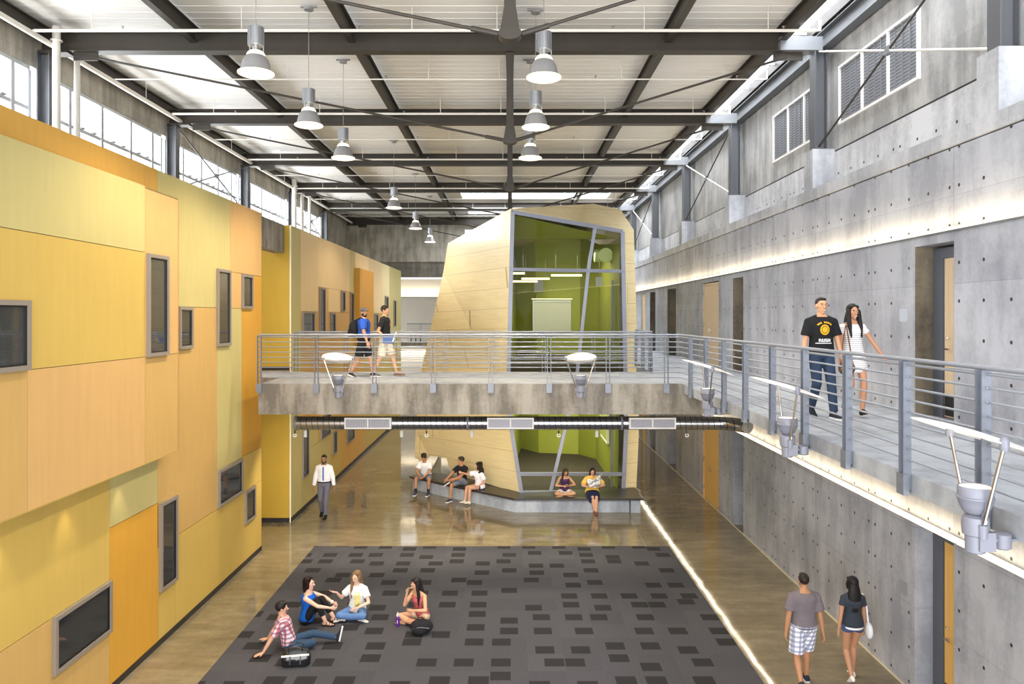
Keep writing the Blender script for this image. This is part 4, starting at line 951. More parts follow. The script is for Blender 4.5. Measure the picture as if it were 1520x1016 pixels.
    def headm(s, m):
        g = 1 if s.male else .95; H = s.H
        m.ball(s.hp((0, .008, .022)), .074*g, .094*g, .092*g, M=H, n=20)
        m.ball(s.hp((0, -.018, -.04)), .056*g, .064*g, .068*g, M=H, n=16)
        m.ball(s.hp((0, -.052, -.088)), .026*g, .028, .022, M=H, n=10)
        m.ball(s.hp((0, -.035, -.005)), .064*g, .052, .05, M=H, n=14)
        cap(m, s.hp((0, -.084, .016)), s.hp((0, -.104, -.022)), .007, .0125, 8)
        m.ball(s.hp((0, -.096, -.028)), .0165, .012, .009, M=H, n=8)
        for sx in (-1, 1):
            m.ball(s.hp((sx*.073*g, .006, -.004)), .010, .02, .031, M=H, n=10)
            cap(m, s.hp((sx*.012, -.085, .03)), s.hp((sx*.045, -.074, .031)), .008, .007, 8)
    # ---- garments
    def top(s, mt, t0=0.0, t1=.99, inf=.016, sl=.6, sr=.012, name='shirt', flare=.0, voxel=.011, label=None, straps=False):
        m = MB(); s.torso(m, inf, t0, t1, flare=flare)
        g = 1 if s.male else .86; f2 = 1+(s.f-1)*.8
        if sl > 0:
            for S_, E, W, sg in ((s.shA, s.elA, s.wrA, -1), (s.shB, s.elB, s.wrB, 1)):
                m.ball(S_-s.up*.004, .049*g*f2+sr*.8); cap(m, s.nb-s.up*.012+s.ss*sg*.045, S_+s.up*.006, .040*g+sr*.5, .042*g*f2+sr*.6); a = S_-s.ss*sg*.012
                e = S_.lerp(E, min(1, sl)); flat(m, a, e, .05*g*f2+sr, (.05-.008*min(1, sl))*g*f2+sr*1.6)
                if sl > 1: m.ball(E, .041*g*f2+sr*1.3); flat(m, E, E.lerp(W, sl-1), .041*g*f2+sr*1.2, .03*g*f2+sr)
        return s.soft(m, name, mt, voxel, label=label)
    def legs(s, mt, ln=2.0, inf=.012, name='trousers', t1=.14, end=None, voxel=.011, loose=0, label=None):
        m = MB(); s.torso(m, inf, -.2, t1); f2 = 1+(s.f-1)*.8; gl = 1 if s.male else .97
        for Hh, K, A in ((s.hipA, s.knA, s.anA), (s.hipB, s.knB, s.anB)):
            m.ball(Hh, .084*gl*f2+inf); q = Hh.lerp(K, min(1, ln)); r1 = (.082-.026*min(1, ln))*gl*f2+inf
            flat(m, Hh, q, .084*gl*f2+inf, r1+loose)
            if ln > 1: m.ball(K, .056*gl*f2+inf); flat(m, K, K.lerp(A, min(1, ln-1)*.97), .056*gl*f2+inf, (end or .046)+inf)
        return s.soft(m, name, mt, voxel, label=label)
    def shoes(s, mt, sole=None, name='shoe', inf=.008, sock=None):
        for sd in 'AB':
            m = MB(); s.footm(m, sd, inf); o = s.soft(m, name, mt, .008, 1)
            if sole:
                A, M = s.footx(sd); g = 1 if s.male else .9; pts = []
                for y, a in ((.07, .02), (.06, .034), (.03, .042), (-.02, .042), (-.07, .047), (-.12, .054), (-.165, .05), (-.195, .038), (-.208, .02)): pts.append((a*g, y*g))
                poly = pts+[(-a, y) for a, y in pts[::-1]]; T = Matrix.Translation(A) @ M.to_4x4(); mb = MB().prism(poly, -.088, -.06, 0, T)
                k = s.k; mb.v = [tuple(V(v)*k) for v in mb.v]; so = mb.build('sole', sole, o)
            if sock:
                K, A = (s.knA, s.anA) if sd == 'A' else (s.knB, s.anB); m = MB(); flat(m, A-V((0,0,.01)), A.lerp(K, .28), .043, .05); s.part(m, 'sock', sock)
    def hair(s, c, kind='short', front=0):
        m = MB(); H = s.H; g = 1 if s.male else .96; mt = mat_hair(c)
        if kind == 'buzz':
            m.ball(s.hp((0, .024, .036)), .081*g, .095*g, .092*g, M=H, n=18); m.ball(s.hp((0, -.020, .090)), .058, .054, .027, M=H)
        elif kind == 'short':
            m.ball(s.hp((0, .02, .038)), .088*g, .102*g, .096*g, M=H, n=18); m.ball(s.hp((0, -.03, .092)), .062, .062, .034, M=H)
        elif kind == 'curly':
            m.ball(s.hp((0, .018, .045)), .092*g, .106*g, .095*g, M=H, n=16)
            for i in range(26):
                a = i*2.4; zz = .02+.1*((i*7) % 11)/11; m.ball(s.hp((.066*cos(a), .02+.07*sin(a)*.9, zz)), .026)
        elif kind in ('long', 'bighair', 'bob'):
            m.ball(s.hp((0, .032, .036)), .090, .102, .098, M=H, n=18)
            for sx in (-1, 1): m.ball(s.hp((sx*.042, -.02, .076)), .036, .040, .030, M=H); m.ball(s.hp((sx*.074, .005, -.02)), .024, .05, .075, M=H)
            ln = {'long': .45, 'bighair': .27, 'bob': .17}[kind]; wd = {'long': 1.2, 'bighair': 2.0, 'bob': 1}[kind]
            rings = []; b0 = s.hp((0, .045, 0)); bk = -s.sf
            for t, a, b in ((0, .078, .05), (.25, .085*wd, .05*wd), (.5, .09*wd, .05*wd), (.75, .085*wd, .042*wd), (1, .05*wd, .025*wd)):
                c_ = b0+(H @ V((0, .03, 0)))*(1-t)+bk*.055*t*(1 if kind != 'bob' else .3)+(s.up*-1).lerp(V((0,0,-1)), .4)*ln*t
                rings.append([c_+s.ss.lerp(H @ V((1,0,0)), 1-t).normalized()*a*cos(2*pi*j/14)+(H @ V((0, 1, 0))).lerp(bk, t).normalized()*b*sin(2*pi*j/14) for j in range(14)])
            m.loft(rings)
            if kind == 'bighair':
                for i in range(34):
                    a = i*2.4; q = (i % 9)/8; m.ball(s.hp((.10*cos(a)*(1+.25*q), .055+.07*sin(a), .09-.26*q)), .034)
            if front:                                             # locks falling in front of the shoulders; front = -1, 1 or 2 (both)
                for sx in ((-1, 1) if front == 2 else (front,)):
                    p0 = s.hp((sx*.07, -.02, .03)); p1 = s.hp((sx*.078, -.03, -.09)); p2 = s.nb+s.ss*sx*.085+s.sf*.085-s.up*.06; p3 = s.nb+s.ss*sx*.08+s.sf*.135-s.up*(.24 if ln > .3 else .16)
                    m.tube([p0, p1, p2, p3], [.03, .035, .036, .012], 10)
        elif kind == 'cap':
            m.ball(s.hp((0, .018, .03)), .079*g, .094*g, .08*g, M=H, n=18)
        return s.soft(m, 'hair', mt, .009, 2)
    def beard(s, c):
        m = MB(); H = s.H
        m.ball(s.hp((0, -.045, -.083)), .044, .045, .03, M=H)
        for sx in (-1, 1): m.ball(s.hp((sx*.05, -.02, -.055)), .016, .035, .04, M=H)
        m.ball(s.hp((0, -.093, -.041)), .024, .007, .006, M=H)
        return s.part(m, 'beard', mat_hair(c))
HM = {}
def mat_hair(c):
    if c not in HM: HM[c] = mat('hair', c, .55, var=.25, scale=30, stretch=(4, 4, .5), spec=.3)
    return HM[c]
def decal(p, polys, host, name, mats, off=.004, step=.02):
    """flat print wrapped onto the chest: polys in chest coordinates (u across, v up from the pelvis), metres unscaled"""
    bm = bmesh.new(); bm.from_mesh(host.data); tree = BVHTree.FromBMesh(bm); bm.free(); k = p.k
    mb = MB()
    for poly, mi in polys:
        n0 = len(mb.v); vs = []
        for u, v in poly:
            c, sd, fr = p.frame(v/p.L); o0 = (c+p.ss*u+fr*.5)*k; hit = tree.ray_cast(o0, -fr)
            q = hit[0]+fr*off if hit[0] else (c+p.ss*u+fr*.13)*k
            vs.append(q)
        mb.v += [tuple(q) for q in vs]; mb.f.append([n0+i for i in range(len(vs))]); mb.m.append(mi)
    o = mb.build(name, mats, host, fix=False); return o
def rect(u0, u1, v0, v1, nu=1, nv=1):
    L = []
    for i in range(nu):
        for j in range(nv):
            a = u0+(u1-u0)*i/nu; b = u0+(u1-u0)*(i+1)/nu; c = v0+(v1-v0)*j/nv; d = v0+(v1-v0)*(j+1)/nv
            L.append([(a, c), (b, c), (b, d), (a, d)])
    return L
GLY = {'R': ['110', '101', '110', '101', '101'], 'U': ['101', '101', '101', '101', '111'], 'S': ['111', '100', '111', '001', '111'], 'H': ['101', '101', '111', '101', '101'], 'G': ['111', '100', '101', '101', '111'], 'F': ['111', '100', '110', '100', '100']}
def word(txt, u0, v1, w, h):
    L = []; n = len(txt); cw = w/n
    for i, ch in enumerate(txt):
        for r, row in enumerate(GLY[ch]):
            for c_, b in enumerate(row):
                if b == '1': a = u0+i*cw+c_*cw*.28; L.append([(a, v1-(r+1)*h/5), (a+cw*.28, v1-(r+1)*h/5), (a+cw*.28, v1-r*h/5), (a, v1-r*h/5)])
    return L
BLK = (26, 25, 27)

# --- man in white shirt and tie walking toward the camera
p = Person('man in white shirt, blue tie and grey trousers walking beside the far yellow wall', (-5.33, 21.25, 0), .05, 1.80, sk=(150, 108, 84), pel=(0, 0, .95), wa=(-.29, -.03, .80), wb=(.30, -.08, .80), ea=(-.6, .6, 0), eb=(.6, .6, 0),
           fa=(-.09, .14, .12), fb=(.07, -.14, .085), fpa=22, head=(0, 8, 0))
sh = p.top(cloth((232, 232, 240)), t0=.06, sl=1.85, inf=.02, sr=.018); p.legs(cloth((104, 104, 118)), 2.0, .012); p.shoes(cloth(BLK, 'leather'))
decal(p, [(g_, 0) for g_ in rect(-.024, .024, .08, .46, 2, 14)], sh, 'tie', [cloth((96, 122, 190))], .006)
m = MB(); cap(m, p.nb+V((-.06, -.03, .01)), p.nb+V((0, -.085, -.035)), .016, .012, 8); cap(m, p.nb+V((.06, -.03, .01)), p.nb+V((0, -.085, -.035)), .016, .012, 8); p.part(m, 'collar', cloth((232, 232, 240)))
m = MB(); p.torso(m, .026, .04, .10, steps=2); p.part(m, 'belt', cloth(BLK, 'leather')); p.hair((34, 26, 22), 'buzz'); p.beard((34, 26, 22))

# --- strolling couple on the walkway
p = Person('smiling man in black T-shirt with gold emblem and jeans on the upper walkway', (4.64, 11.05, ZD), -.02, 1.80, sk=(196, 148, 112), wa=(-.27, -.02, .83), wb=(.26, -.10, .83), fa=(-.08, .17, .13), fb=(.10, -.20, .085), fpa=25, fyb=12, head=(2, 2, 0), smile=True, voxel=.0075)
sh = p.top(cloth((30, 31, 34)), t0=-.06, sl=.72, inf=.022, sr=.024); p.legs(cloth((48, 62, 84), 'denim'), 2.0, .012); p.shoes(cloth((40, 42, 52)), cloth((225, 225, 225)))
p.hair((28, 22, 20), 'buzz')
pl = []
for i in range(9):                                   # arched gold lettering over a round gold emblem
    if i == 3: continue
    a0 = R(148-i*13); a1 = a0-R(10.5); pl.append(([(.105*cos(a0), .335+.075*sin(a0)), (.105*cos(a1), .335+.075*sin(a1)), (.128*cos(a1), .335+.098*sin(a1)), (.128*cos(a0), .335+.098*sin(a0))], 0))
for r0, r1, mi in ((.048, .066, 0), (.0, .040, 0)):
    for i in range(14):
        a0 = 2*pi*i/14; a1 = 2*pi*(i+1)/14; pl.append(([(r0*cos(a0), .315+r0*sin(a0)*1.15), (r1*cos(a0), .315+r1*sin(a0)*1.15), (r1*cos(a1), .315+r1*sin(a1)*1.15), (r0*cos(a1), .315+r0*sin(a1)*1.15)], mi))
for g_ in word('RUSH', -.08, .185, .17, .045): pl.append((g_, 1))
for i in range(12): pl.append((rect(-.12+i*.019, -.12+i*.019+.014, .115, .128)[0], 1))
decal(p, pl, sh, 'shirt_print', [cloth((222, 168, 40)), cloth((236, 236, 236))], .004)
p = Person('smiling woman in white striped dress on the upper walkway', (5.18, 11.2, ZD), .02, 1.70, sex='f', sk=(190, 138, 106), wa=(-.23, -.04, .80), wb=(.42, -.14, .90), eb=(.5, .6, -.5), fa=(-.06, .14, .15), fb=(.05, -.20, .115), fpa=30, fpb=-14, head=(0, 2, 0), curl=(25, 12), nb_=(0, -.3, 1), smile=True, voxel=.0075, hairc=(24, 20, 20))
dm = stripes('striped_dress', (238, 236, 234), (150, 150, 158), 34, .25)
m = MB(); p.torso(m, .012, -.12, .93)
rings = []
for z_, a, b in ((.98, .172, .125), (.9, .19, .14), (.8, .2, .16), (.68, .215, .18)):
    rings.append([V((a*cos(2*pi*j/24), -.02+b*sin(2*pi*j/24), z_)) for j in range(24)])
m.loft(rings)
for S_, E, sg in ((p.shA, p.elA, -1), (p.shB, p.elB, 1)): m.ball(S_, .056); flat(m, S_-p.ss*sg*.02, S_.lerp(E, .38), .054, .056)
p.soft(m, 'dress', dm, .010); p.hair((24, 20, 20), 'long', 2); p.shoes(cloth((60, 44, 36), 'leather'), None, inf=.005)
bag = thing('shoulder_bag', 'brown shoulder bag hanging between the couple on the upper walkway', 'bag', (4.99, 11.0, ZD+.62))
MB().ball((4.99, 10.98, ZD+.73), .13, .05, .11, n=14).build('bag_body', blotch('brown_bag', (120, 88, 60), (84, 62, 46), 20), bag, smooth=True)
MB().tube([(4.90, 10.98, ZD+.8), (4.95, 11.02, ZD+1.1), (5.02, 11.08, ZD+1.37)], .009, 6).tube([(5.08, 10.98, ZD+.8), (5.05, 11.03, ZD+1.1), (5.03, 11.08, ZD+1.37)], .009, 6).build('strap', cloth((110, 70, 50), 'leather'), bag)

# --- two men crossing the bridge to the right
p = Person('man in blue T-shirt, cap and black shorts walking across the bridge', (-3.62, 18.35, ZD), pi/2-.05, 1.74, fat=1.14, sk=(188, 140, 108), wa=(-.27, -.16, .84), wb=(.27, .02, .82), fa=(-.09, .30, .12), fb=(.08, -.22, .085), fpa=22, head=(-38, 4, 0), hairc=(34, 28, 24))
p.top(cloth((44, 84, 176)), t0=-.08, sl=.7, inf=.022, sr=.02); p.legs(cloth((34, 34, 38)), .97, .022, name='shorts', loose=.025); p.shoes(cloth((52, 44, 44)), cloth((215, 212, 208))); p.beard((32, 26, 22))
m = MB().ball(p.hp((0, .012, .045)), .087, .104, .075, M=p.H, n=18); m.ball(p.hp((0, -.1, .05)), .062, .06, .01, M=p.H); p.soft(m, 'cap', cloth((96, 92, 96)), .008, 2)
bp = thing('backpack', 'black backpack on the back of the man in blue on the bridge', 'bag', (-3.95, 18.35, ZD+1.0))
m = MB(); cx = -3.86; m.ball((cx, 18.34, ZD+1.19), .13, .16, .23, n=16).ball((cx-.07, 18.34, ZD+1.1), .09, .13, .13, n=14); m.build('bag_body', cloth((32, 32, 36)), bp, smooth=True)
for dy in (-.12, .12): MB().tube([(cx+.02, 18.34+dy, ZD+1.38), (-3.66, 18.34+dy*1.1, ZD+1.47), (-3.50, 18.34+dy, ZD+1.36), (-3.5, 18.34+dy, ZD+1.15), (cx+.05, 18.34+dy*1.3, ZD+1.03)], .016, 8).build('shoulder_strap', cloth((32, 32, 36)), bp)
p = Person('man in black T-shirt and pale shorts ahead of him on the bridge', (-3.14, 18.6, ZD), pi/2-.05, 1.79, sk=(196, 150, 116), wa=(-.24, -.06, .93), wb=(.24, -.06, .95), ea=(-.2, 1, 0), hda=(0, -1, -.1), fa=(-.08, .26, .11), fb=(.08, -.28, .085), fpa=20, head=(-20, 2, 0), hairc=(50, 38, 30))
sh = p.top(cloth((34, 35, 38)), t0=-.05, sl=.66, inf=.018, sr=.02); p.legs(cloth((214, 204, 186)), .98, .02, name='shorts', loose=.025); p.shoes(cloth((150, 118, 96)), cloth((110, 90, 76)), 'sandal', .002); p.hair((50, 38, 30), 'short')
decal(p, [(g_, 0) for g_ in rect(-.06, .06, .28, .36, 3, 2)], sh, 'shirt_print', [cloth((196, 96, 96))], .004)
fo = thing('folder', 'white and blue folder held by the man in black on the bridge', 'folder', (-3.0, 18.3, ZD+.88))
MB().bar((-3.14, 18.30, ZD+.93), (-2.86, 18.30, ZD+.93), .02, .2).build('folder_cover', cloth((78, 106, 160)), fo); MB().bar((-2.9, 18.28, ZD+.86), (-2.8, 18.28, ZD+1.12), .03, .03).build('folder_spine', M_white, fo)

# --- pair walking away at the lower right
p = Person('man in grey T-shirt and plaid shorts walking away at the lower right', (4.58, 11.55, 0), pi-.03, 1.76, fat=1.08, sk=(172, 124, 92), wa=(-.27, .06, .84), wb=(.29, .03, .80), fa=(-.09, -.14, .085), fb=(.12, .22, .14), fpb=30, head=(0, 6, 0), voxel=.0075)
p.top(cloth((112, 104, 110)), t0=-.16, sl=.74, inf=.026, sr=.026); p.legs(plaid('plaid_shorts', ((236, 236, 244), (140, 150, 184), (104, 114, 150)), 13), .95, .024, name='shorts', loose=.035); p.shoes(cloth((40, 44, 58)), cloth((210, 214, 220))); p.hair((38, 28, 24), 'buzz')
p = Person('woman with long black hair in dark top and denim shorts walking away', (5.42, 11.72, 0), pi-.05, 1.65, sex='f', sk=(178, 130, 100), wa=(-.22, -.08, .82), wb=(.26, .06, .82), fa=(-.05, -.12, .085), fb=(.08, .16, .13), fpb=28, head=(0, 6, 0), voxel=.0075, hairc=(22, 19, 20))
p.top(cloth((52, 58, 68)), t0=-.08, sl=.45, inf=.018, sr=.014); m = MB(); p.torso(m, .020, -.14, -.06, steps=3); p.part(m, 'white_hem', cloth((232, 232, 236))); p.legs(cloth((70, 84, 124), 'denim'), .22, .014, name='shorts', t1=-.08); p.shoes(cloth((224, 222, 218)), None, inf=.003); p.hair((22, 19, 20), 'long')
bg = thing('shoulder_bag', 'long white shoulder bag on the woman walking away at lower right', 'bag', (5.68, 11.7, .7))
MB().ball((5.675, 11.72, .78), .055, .10, .13, n=14).build('bag_body', cloth((226, 228, 232)), bg, smooth=True); MB().tube([(5.67, 11.72, .86), (5.64, 11.72, 1.15), (5.57, 11.72, 1.37)], .014, 8).build('strap', cloth((226, 228, 232)), bg)

# --- people on the bench
def seated(x): return dict(pel=(0, 0, .11+.44), **x)
BZ = 0
p = Person('young man in white T-shirt and grey shorts leaning forward on the bench end', (-2.74, 24.30, 0), -.22, 1.74, sk=(176, 126, 94), pel=(0, 0, .56), nb=(0, -.17, 1.02), wa=(-.06, -.46, .60), wb=(.06, -.46, .58), ea=(-1, 0, 0), eb=(1, 0, 0), hda=(.5, -.5, -.5), hdb=(-.6, -.5, -.4), fa=(-.2, -.48, .085), fb=(.22, -.46, .085), head=(-6, 18, 0), ka=(-.4, -1, 1), kb=(.4, -1, 1), curl=(40, 40))
p.top(cloth((236, 236, 242)), t0=-.05, sl=.68, inf=.02, sr=.02); p.legs(cloth((122, 126, 140)), .85, .018, name='shorts', loose=.01); p.shoes(cloth((60, 66, 90)), cloth((226, 226, 226)), sock=cloth((46, 46, 50))); p.hair((44, 30, 24), 'curly')
p = Person('young man in black T-shirt with one ankle on his knee, seated on the bench', (-1.50, 23.36, 0), -.58, 1.74, sk=(180, 130, 98), pel=(0, 0, .56), nb=(0, -.03, 1.06), wa=(-.28, -.46, .66), wb=(.02, -.42, .70), ea=(-1, .3, 0), eb=(1, .2, 0), fa=(-.10, -.50, .085), fb=(-.26, -.44, .61), kb=(1, -.3, .6), fyb=-75, fpb=35, head=(-40, 4, 0), ka=(0, -1, 1), fya=-5)
sh = p.top(cloth((36, 34, 40)), t0=-.06, sl=.66, inf=.02, sr=.02); p.legs(cloth((132, 138, 156)), .8, .016, name='shorts'); p.shoes(cloth((52, 60, 82)), cloth((232, 232, 232))); p.hair((46, 38, 34), 'short')
decal(p, [(g_, 0) for g_ in rect(-.07, .07, .18, .26, 3, 2)], sh, 'shirt_print', [cloth((120, 80, 90))], .004)
p = Person('curly-haired woman in white blouse pointing, seated on the bench', (-.93, 22.86, 0), -.95, 1.68, sex='f', sk=(206, 158, 130), pel=(0, 0, .55), nb=(0, -.05, 1.03), wa=(-.20, -.56, 1.0), wb=(.20, -.20, .60), ea=(-.3, .2, -1), eb=(.8, .6, 0), fa=(-.10, -.50, .115), fb=(.06, -.44, .115), fpa=-14, fpb=-14, head=(-28, 2, 0), ka=(0, -1, 1), kb=(0, -1, 1), curl=(15, 25), hairc=(30, 22, 20))
p.top(cloth((234, 234, 244)), t0=-.14, sl=.8, inf=.026, sr=.03, name='blouse', flare=.08); p.legs(cloth((48, 60, 104), 'denim'), .3, .012, name='shorts', t1=.05); p.shoes(cloth((232, 222, 206)), None, inf=.006); p.hair((30, 22, 20), 'bighair')
p = Person('woman in purple top sitting cross-legged on the dark bench seat', (1.63, 22.12, .44), 0, 1.60, sex='f', sk=(196, 148, 112), pel=(0, 0, .13), nb=(0, -.10, .62), wa=(-.06, -.34, .34), wb=(.10, -.36, .36), ea=(-1, .2, -.3), eb=(1, .2, -.3), hda=(.8, -.5, .3), hdb=(-.3, -.8, .4), fa=(.12, -.30, .06), fb=(-.14, -.36, .07), ka=(-1, -.3, .1), kb=(1, -.3, .1), fya=80, fyb=-80, head=(12, 30, 0), curl=(45, 45), hairc=(58, 40, 32))
p.top(cloth((76, 48, 92)), t0=-.1, t1=.86, sl=0, inf=.012, name='tank_top'); p.legs(cloth((228, 224, 218)), .55, .014, name='shorts', t1=.05); p.hair((58, 40, 32), 'long', -1)
ph = tag(MB().bar((1.62, 21.72, .44+.36), (1.76, 21.70, .44+.38), .07, .012).build('phone', M_black, at=(1.69, 21.71, .8)), 'small dark phone in the hands of the cross-legged woman on the bench', 'phone')
p = Person('woman in yellow top and navy skirt reading on the bench', (2.44, 22.02, 0), 0, 1.66, sex='f', fat=1.28, sk=(208, 160, 130), pel=(0, 0, .57), nb=(0, -.06, 1.07), wa=(-.13, -.40, .80), wb=(.16, -.38, .80), ea=(-1, .1, -.4), eb=(1, .1, -.4), hda=(.6, -.5, .5), hdb=(-.6, -.5, .4), fa=(.02, -.46, .085), fb=(.07, -.54, .085), head=(0, 16, 0), ka=(0, -1, 1), kb=(0, -1, 1), curl=(35, 35), hairc=(26, 22, 24))
p.top(cloth((236, 196, 92)), t0=-.08, sl=.85, inf=.02, sr=.024)
m = MB(); p.torso(m, .018, -.16, .12)
rings = []
for t, a, zt, b in ((0, .2, .56, .12), (.2, .21, .55, .12), (.4, .2, .54, .12), (.47, .19, .47, .15), (.5, .17, .40, .1)): rings.append([V((a*cos(2*pi*j/20), .02-t+.0, zt+b*sin(2*pi*j/20))) for j in range(20)])
m.loft(rings); p.soft(m, 'skirt', cloth((34, 38, 66)), .011); p.hair((26, 22, 24), 'long'); p.shoes(cloth((120, 78, 62)), None, inf=.003, name='sandal')
nw = thing('newspaper', 'folded newspaper held by the woman in yellow on the bench', 'newspaper', (2.44, 21.6, .8))
nm = blotch('newsprint', (222, 222, 224), (130, 132, 140), 16)
MB().add([(2.28, 21.60, .78), (2.5, 21.56, .76), (2.46, 21.58, 1.0), (2.24, 21.64, 1.0)], [(0,1,2,3)]).build('page', nm, nw); MB().add([(2.5, 21.56, .76), (2.64, 21.62, .86), (2.68, 21.68, 1.16), (2.46, 21.58, 1.0)], [(0,1,2,3)]).build('page', nm, nw)

# --- group on the carpet
cz = .014
p = Person('boy in red plaid shirt and jeans leaning back on his hands, on the carpet', (-3.82, 12.80, cz), pi/2+.15, 1.66, sk=(206, 158, 132), pel=(0, 0, .12), nb=(0, .13, .58), wa=(-.26, .42, .045), wb=(.30, .44, .045), ea=(-.3, 1, 0), eb=(.4, 1, 0), hda=(-.5, .8, -.1), hdb=(.3, .9, -.1), na=(0, 0, -1), nb_=(0, 0, -1), curl=(4, 4), fa=(-.27, -.06, .07), ka=(-.1, -1, .02), fb=(.15, -.83, .09), kb=(0, -.2, 1), fpb=-78, fya=60, fyb=0, head=(10, 0, 0), voxel=.0075)
p.top(plaid('plaid_shirt', ((232, 206, 214), (176, 44, 66), (52, 56, 96)), 14), t0=-.12, sl=.78, inf=.02, sr=.02); p.legs(cloth((52, 72, 96), 'denim'), 2.0, .012); p.shoes(cloth((44, 46, 54)), cloth((228, 228, 226))); p.hair((26, 22, 22), 'short')
p = Person('woman in sleeveless blue top and black trousers hugging her knees, on the carpet', (-3.80, 13.86, cz), pi/2-.05, 1.68, sex='f', fat=1.08, sk=(222, 178, 156), pel=(0, 0, .12), nb=(0, -.03, .61), wa=(-.10, -.50, .34), wb=(.10, -.50, .36), ea=(-1, .2, -.2), eb=(1, .2, 0), fa=(-.11, -.40, .085), fb=(.10, -.50, .085), ka=(0, -.2, 1), kb=(0, -.2, 1), head=(-8, -2, 0), curl=(30, 30), voxel=.0075, hairc=(44, 28, 24))
p.top(cloth((24, 96, 196)), t0=-.16, t1=.93, sl=0, inf=.016, name='tank_top', flare=.0); p.legs(cloth((30, 30, 32)), 1.75, .010); p.shoes(cloth((40, 30, 26)), cloth((40, 30, 26)), 'sandal', -.004)
for sd in 'AB':
    A_, M_ = p.footx(sd)
    for yy, rr in ((-.03, .04), (-.09, .045), (-.14, .048)): p.part(MB().tube([A_+M_ @ V((rr*.95*cos(t), yy, -.045+.04*sin(t)*(1 if yy > -.05 else .6))) for t in [pi*j/10 for j in range(11)]], .007, 6), 'strap', cloth((40, 30, 26))); p.hair((44, 28, 24), 'bob')
p.part(MB().tube([p.wrB+(p.elB-p.wrB).normalized()*.03, p.wrB+(p.elB-p.wrB).normalized()*.055], .034, 12), 'bracelet', cloth((236, 234, 228)))
p = Person('long-haired woman in white T-shirt and jeans cross-legged, gesturing on the carpet', (-2.94, 14.26, cz), -.1, 1.68, sex='f', sk=(224, 182, 158), pel=(0, 0, .12), nb=(.02, -.05, .62), wa=(-.36, -.20, .50), wb=(.10, -.34, .26), ea=(-.6, .3, -1), eb=(1, .3, -.3), hda=(-.8, -.4, .25), na=(0, .2, 1), hdb=(-.6, -.7, -.2), fa=(.16, -.30, .07), fb=(-.18, -.36, .08), ka=(-1, -.35, .15), kb=(1, -.35, .15), fya=75, fyb=-70, head=(-18, 8, 0), curl=(12, 30), voxel=.0075, hairc=(118, 92, 66))
sh = p.top(cloth((238, 238, 240)), t0=-.1, sl=.62, inf=.022, sr=.022); p.legs(cloth((92, 124, 172), 'denim'), 1.8, .014); p.shoes(cloth((226, 222, 216)), None, inf=.002); p.hair((118, 92, 66), 'long', -1)
decal(p, [(g_, 0) for g_ in rect(-.03, .10, .08, .40, 4, 6)]+[(g_, 1) for g_ in word('SF', .0, .17, .10, .06)], sh, 'shirt_print', [cloth((240, 226, 150)), cloth((40, 38, 40))], .004)
p = Person('woman with long dark hair in pink top cross-legged, hand to her face', (-1.66, 14.0, cz), -.62, 1.66, sex='f', sk=(206, 156, 122), pel=(0, 0, .12), nb=(0, -.12, .61), wa=(-.09, -.34, .62), wb=(.08, -.36, .32), ea=(-.1, -.8, -1), eb=(1, .2, -.3), hda=(.1, .3, 1), hdb=(-.8, -.5, 0), fa=(.14, -.30, .07), fb=(-.16, -.38, .08), ka=(-1, -.4, .2), kb=(1, -.4, .15), fya=75, fyb=-75, head=(-12, 14, 0), curl=(50, 35), voxel=.0075, hairc=(30, 24, 26))
p.top(blotch('floral_pink', (204, 96, 104), (150, 80, 84), 26), t0=-.1, t1=.88, sl=0, inf=.012, name='tank_top'); p.legs(cloth((222, 196, 168)), .4, .012, name='shorts', t1=.04); p.hair((30, 24, 26), 'long', 1)

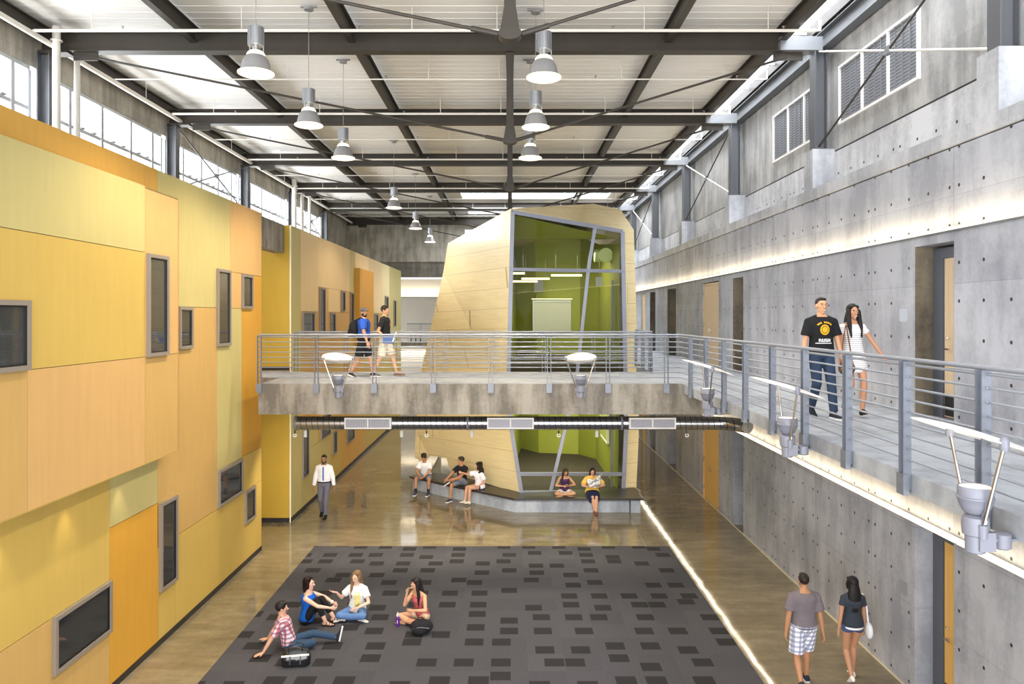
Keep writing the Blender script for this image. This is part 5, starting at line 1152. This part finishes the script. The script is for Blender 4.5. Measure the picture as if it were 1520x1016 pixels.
# --- bags and bottle on the carpet
hb = thing('handbag', 'glossy black handbag with white trim on the carpet beside the boy', 'bag', (0, 0, 0))
mg = mat('glossy_black_vinyl', (22, 24, 28), .12, bump=.6, bscale=9, spec=.8)
def hbx(): 
    rings = []
    for z_, a, b in ((0, .23, .10), (.02, .25, .12), (.12, .26, .12), (.22, .24, .09), (.28, .19, .045), (.30, .15, .02)):
        rings.append([V((a*(abs(cos(t))**.5)*(1 if cos(t) > 0 else -1), b*(abs(sin(t))**.6)*(1 if sin(t) > 0 else -1), z_)) for t in [2*pi*j/28 for j in range(28)]])
    return MB().loft(rings)
hbx().build('bag_body', mg, hb, smooth=True)
MB().bar((-.24, -.105, .20), (.24, -.105, .215), .02, .028).build('white_trim', M_white, hb)
for s_ in (-1, 1): MB().tube([(-.13, s_*.05, .24), (-.12, s_*.07, .33), (0, s_*.075, .36), (.12, s_*.07, .33), (.13, s_*.05, .24)], .009, 8).build('handle', mg, hb)
for s_ in (-.09, .09): MB().bar((s_, -.125, .06), (s_, -.112, .2), .02, .006).build('buckle', M_chrome, hb)
hb.location = (-3.52, 12.2, cz); hb.scale = (.92, .92, .92); hb.rotation_euler.z = .12
bk = thing('backpack', 'small black backpack lying on the carpet before the woman in pink', 'bag', (-1.60, 13.42, cz))
m = MB().ball((-1.60, 13.42, cz+.125), .21, .15, .125, n=18).ball((-1.63, 13.34, cz+.09), .14, .1, .09, n=14); m.build('bag_body', cloth((34, 34, 38)), bk, smooth=True)
MB().tube([(-1.68, 13.42, cz+.235), (-1.65, 13.42, cz+.28), (-1.58, 13.42, cz+.28), (-1.55, 13.42, cz+.235)], .010, 8).build('handle', cloth((34, 34, 38)), bk); MB().tube([(-1.75, 13.31, cz+.12), (-1.6, 13.25, cz+.17), (-1.45, 13.31, cz+.13)], .006, 6).build('zip', M_lampgrey, bk)
bt = thing('water_bottle', 'purple water bottle with pale cap standing on the carpet', 'bottle', (-2.08, 13.72, cz))
MB().lathe([(.034, 0), (.037, .01), (.037, .15), (.03, .175), (.024, .185)], n=18).build('bottle_body', mat('purple_plastic', (84, 30, 130), .35), None).parent = bt
MB().lathe([(.026, .183), (.026, .215), (.012, .222), (.010, .25), (.012, .255)], n=14).build('bottle_cap', mat('pale_plastic', (206, 206, 222), .3), None).parent = bt
MB().box(-.006, .006, -.039, -.036, .06, .12).build('bottle_label', mat('bottle_white', (226, 222, 236), .4), None).parent = bt
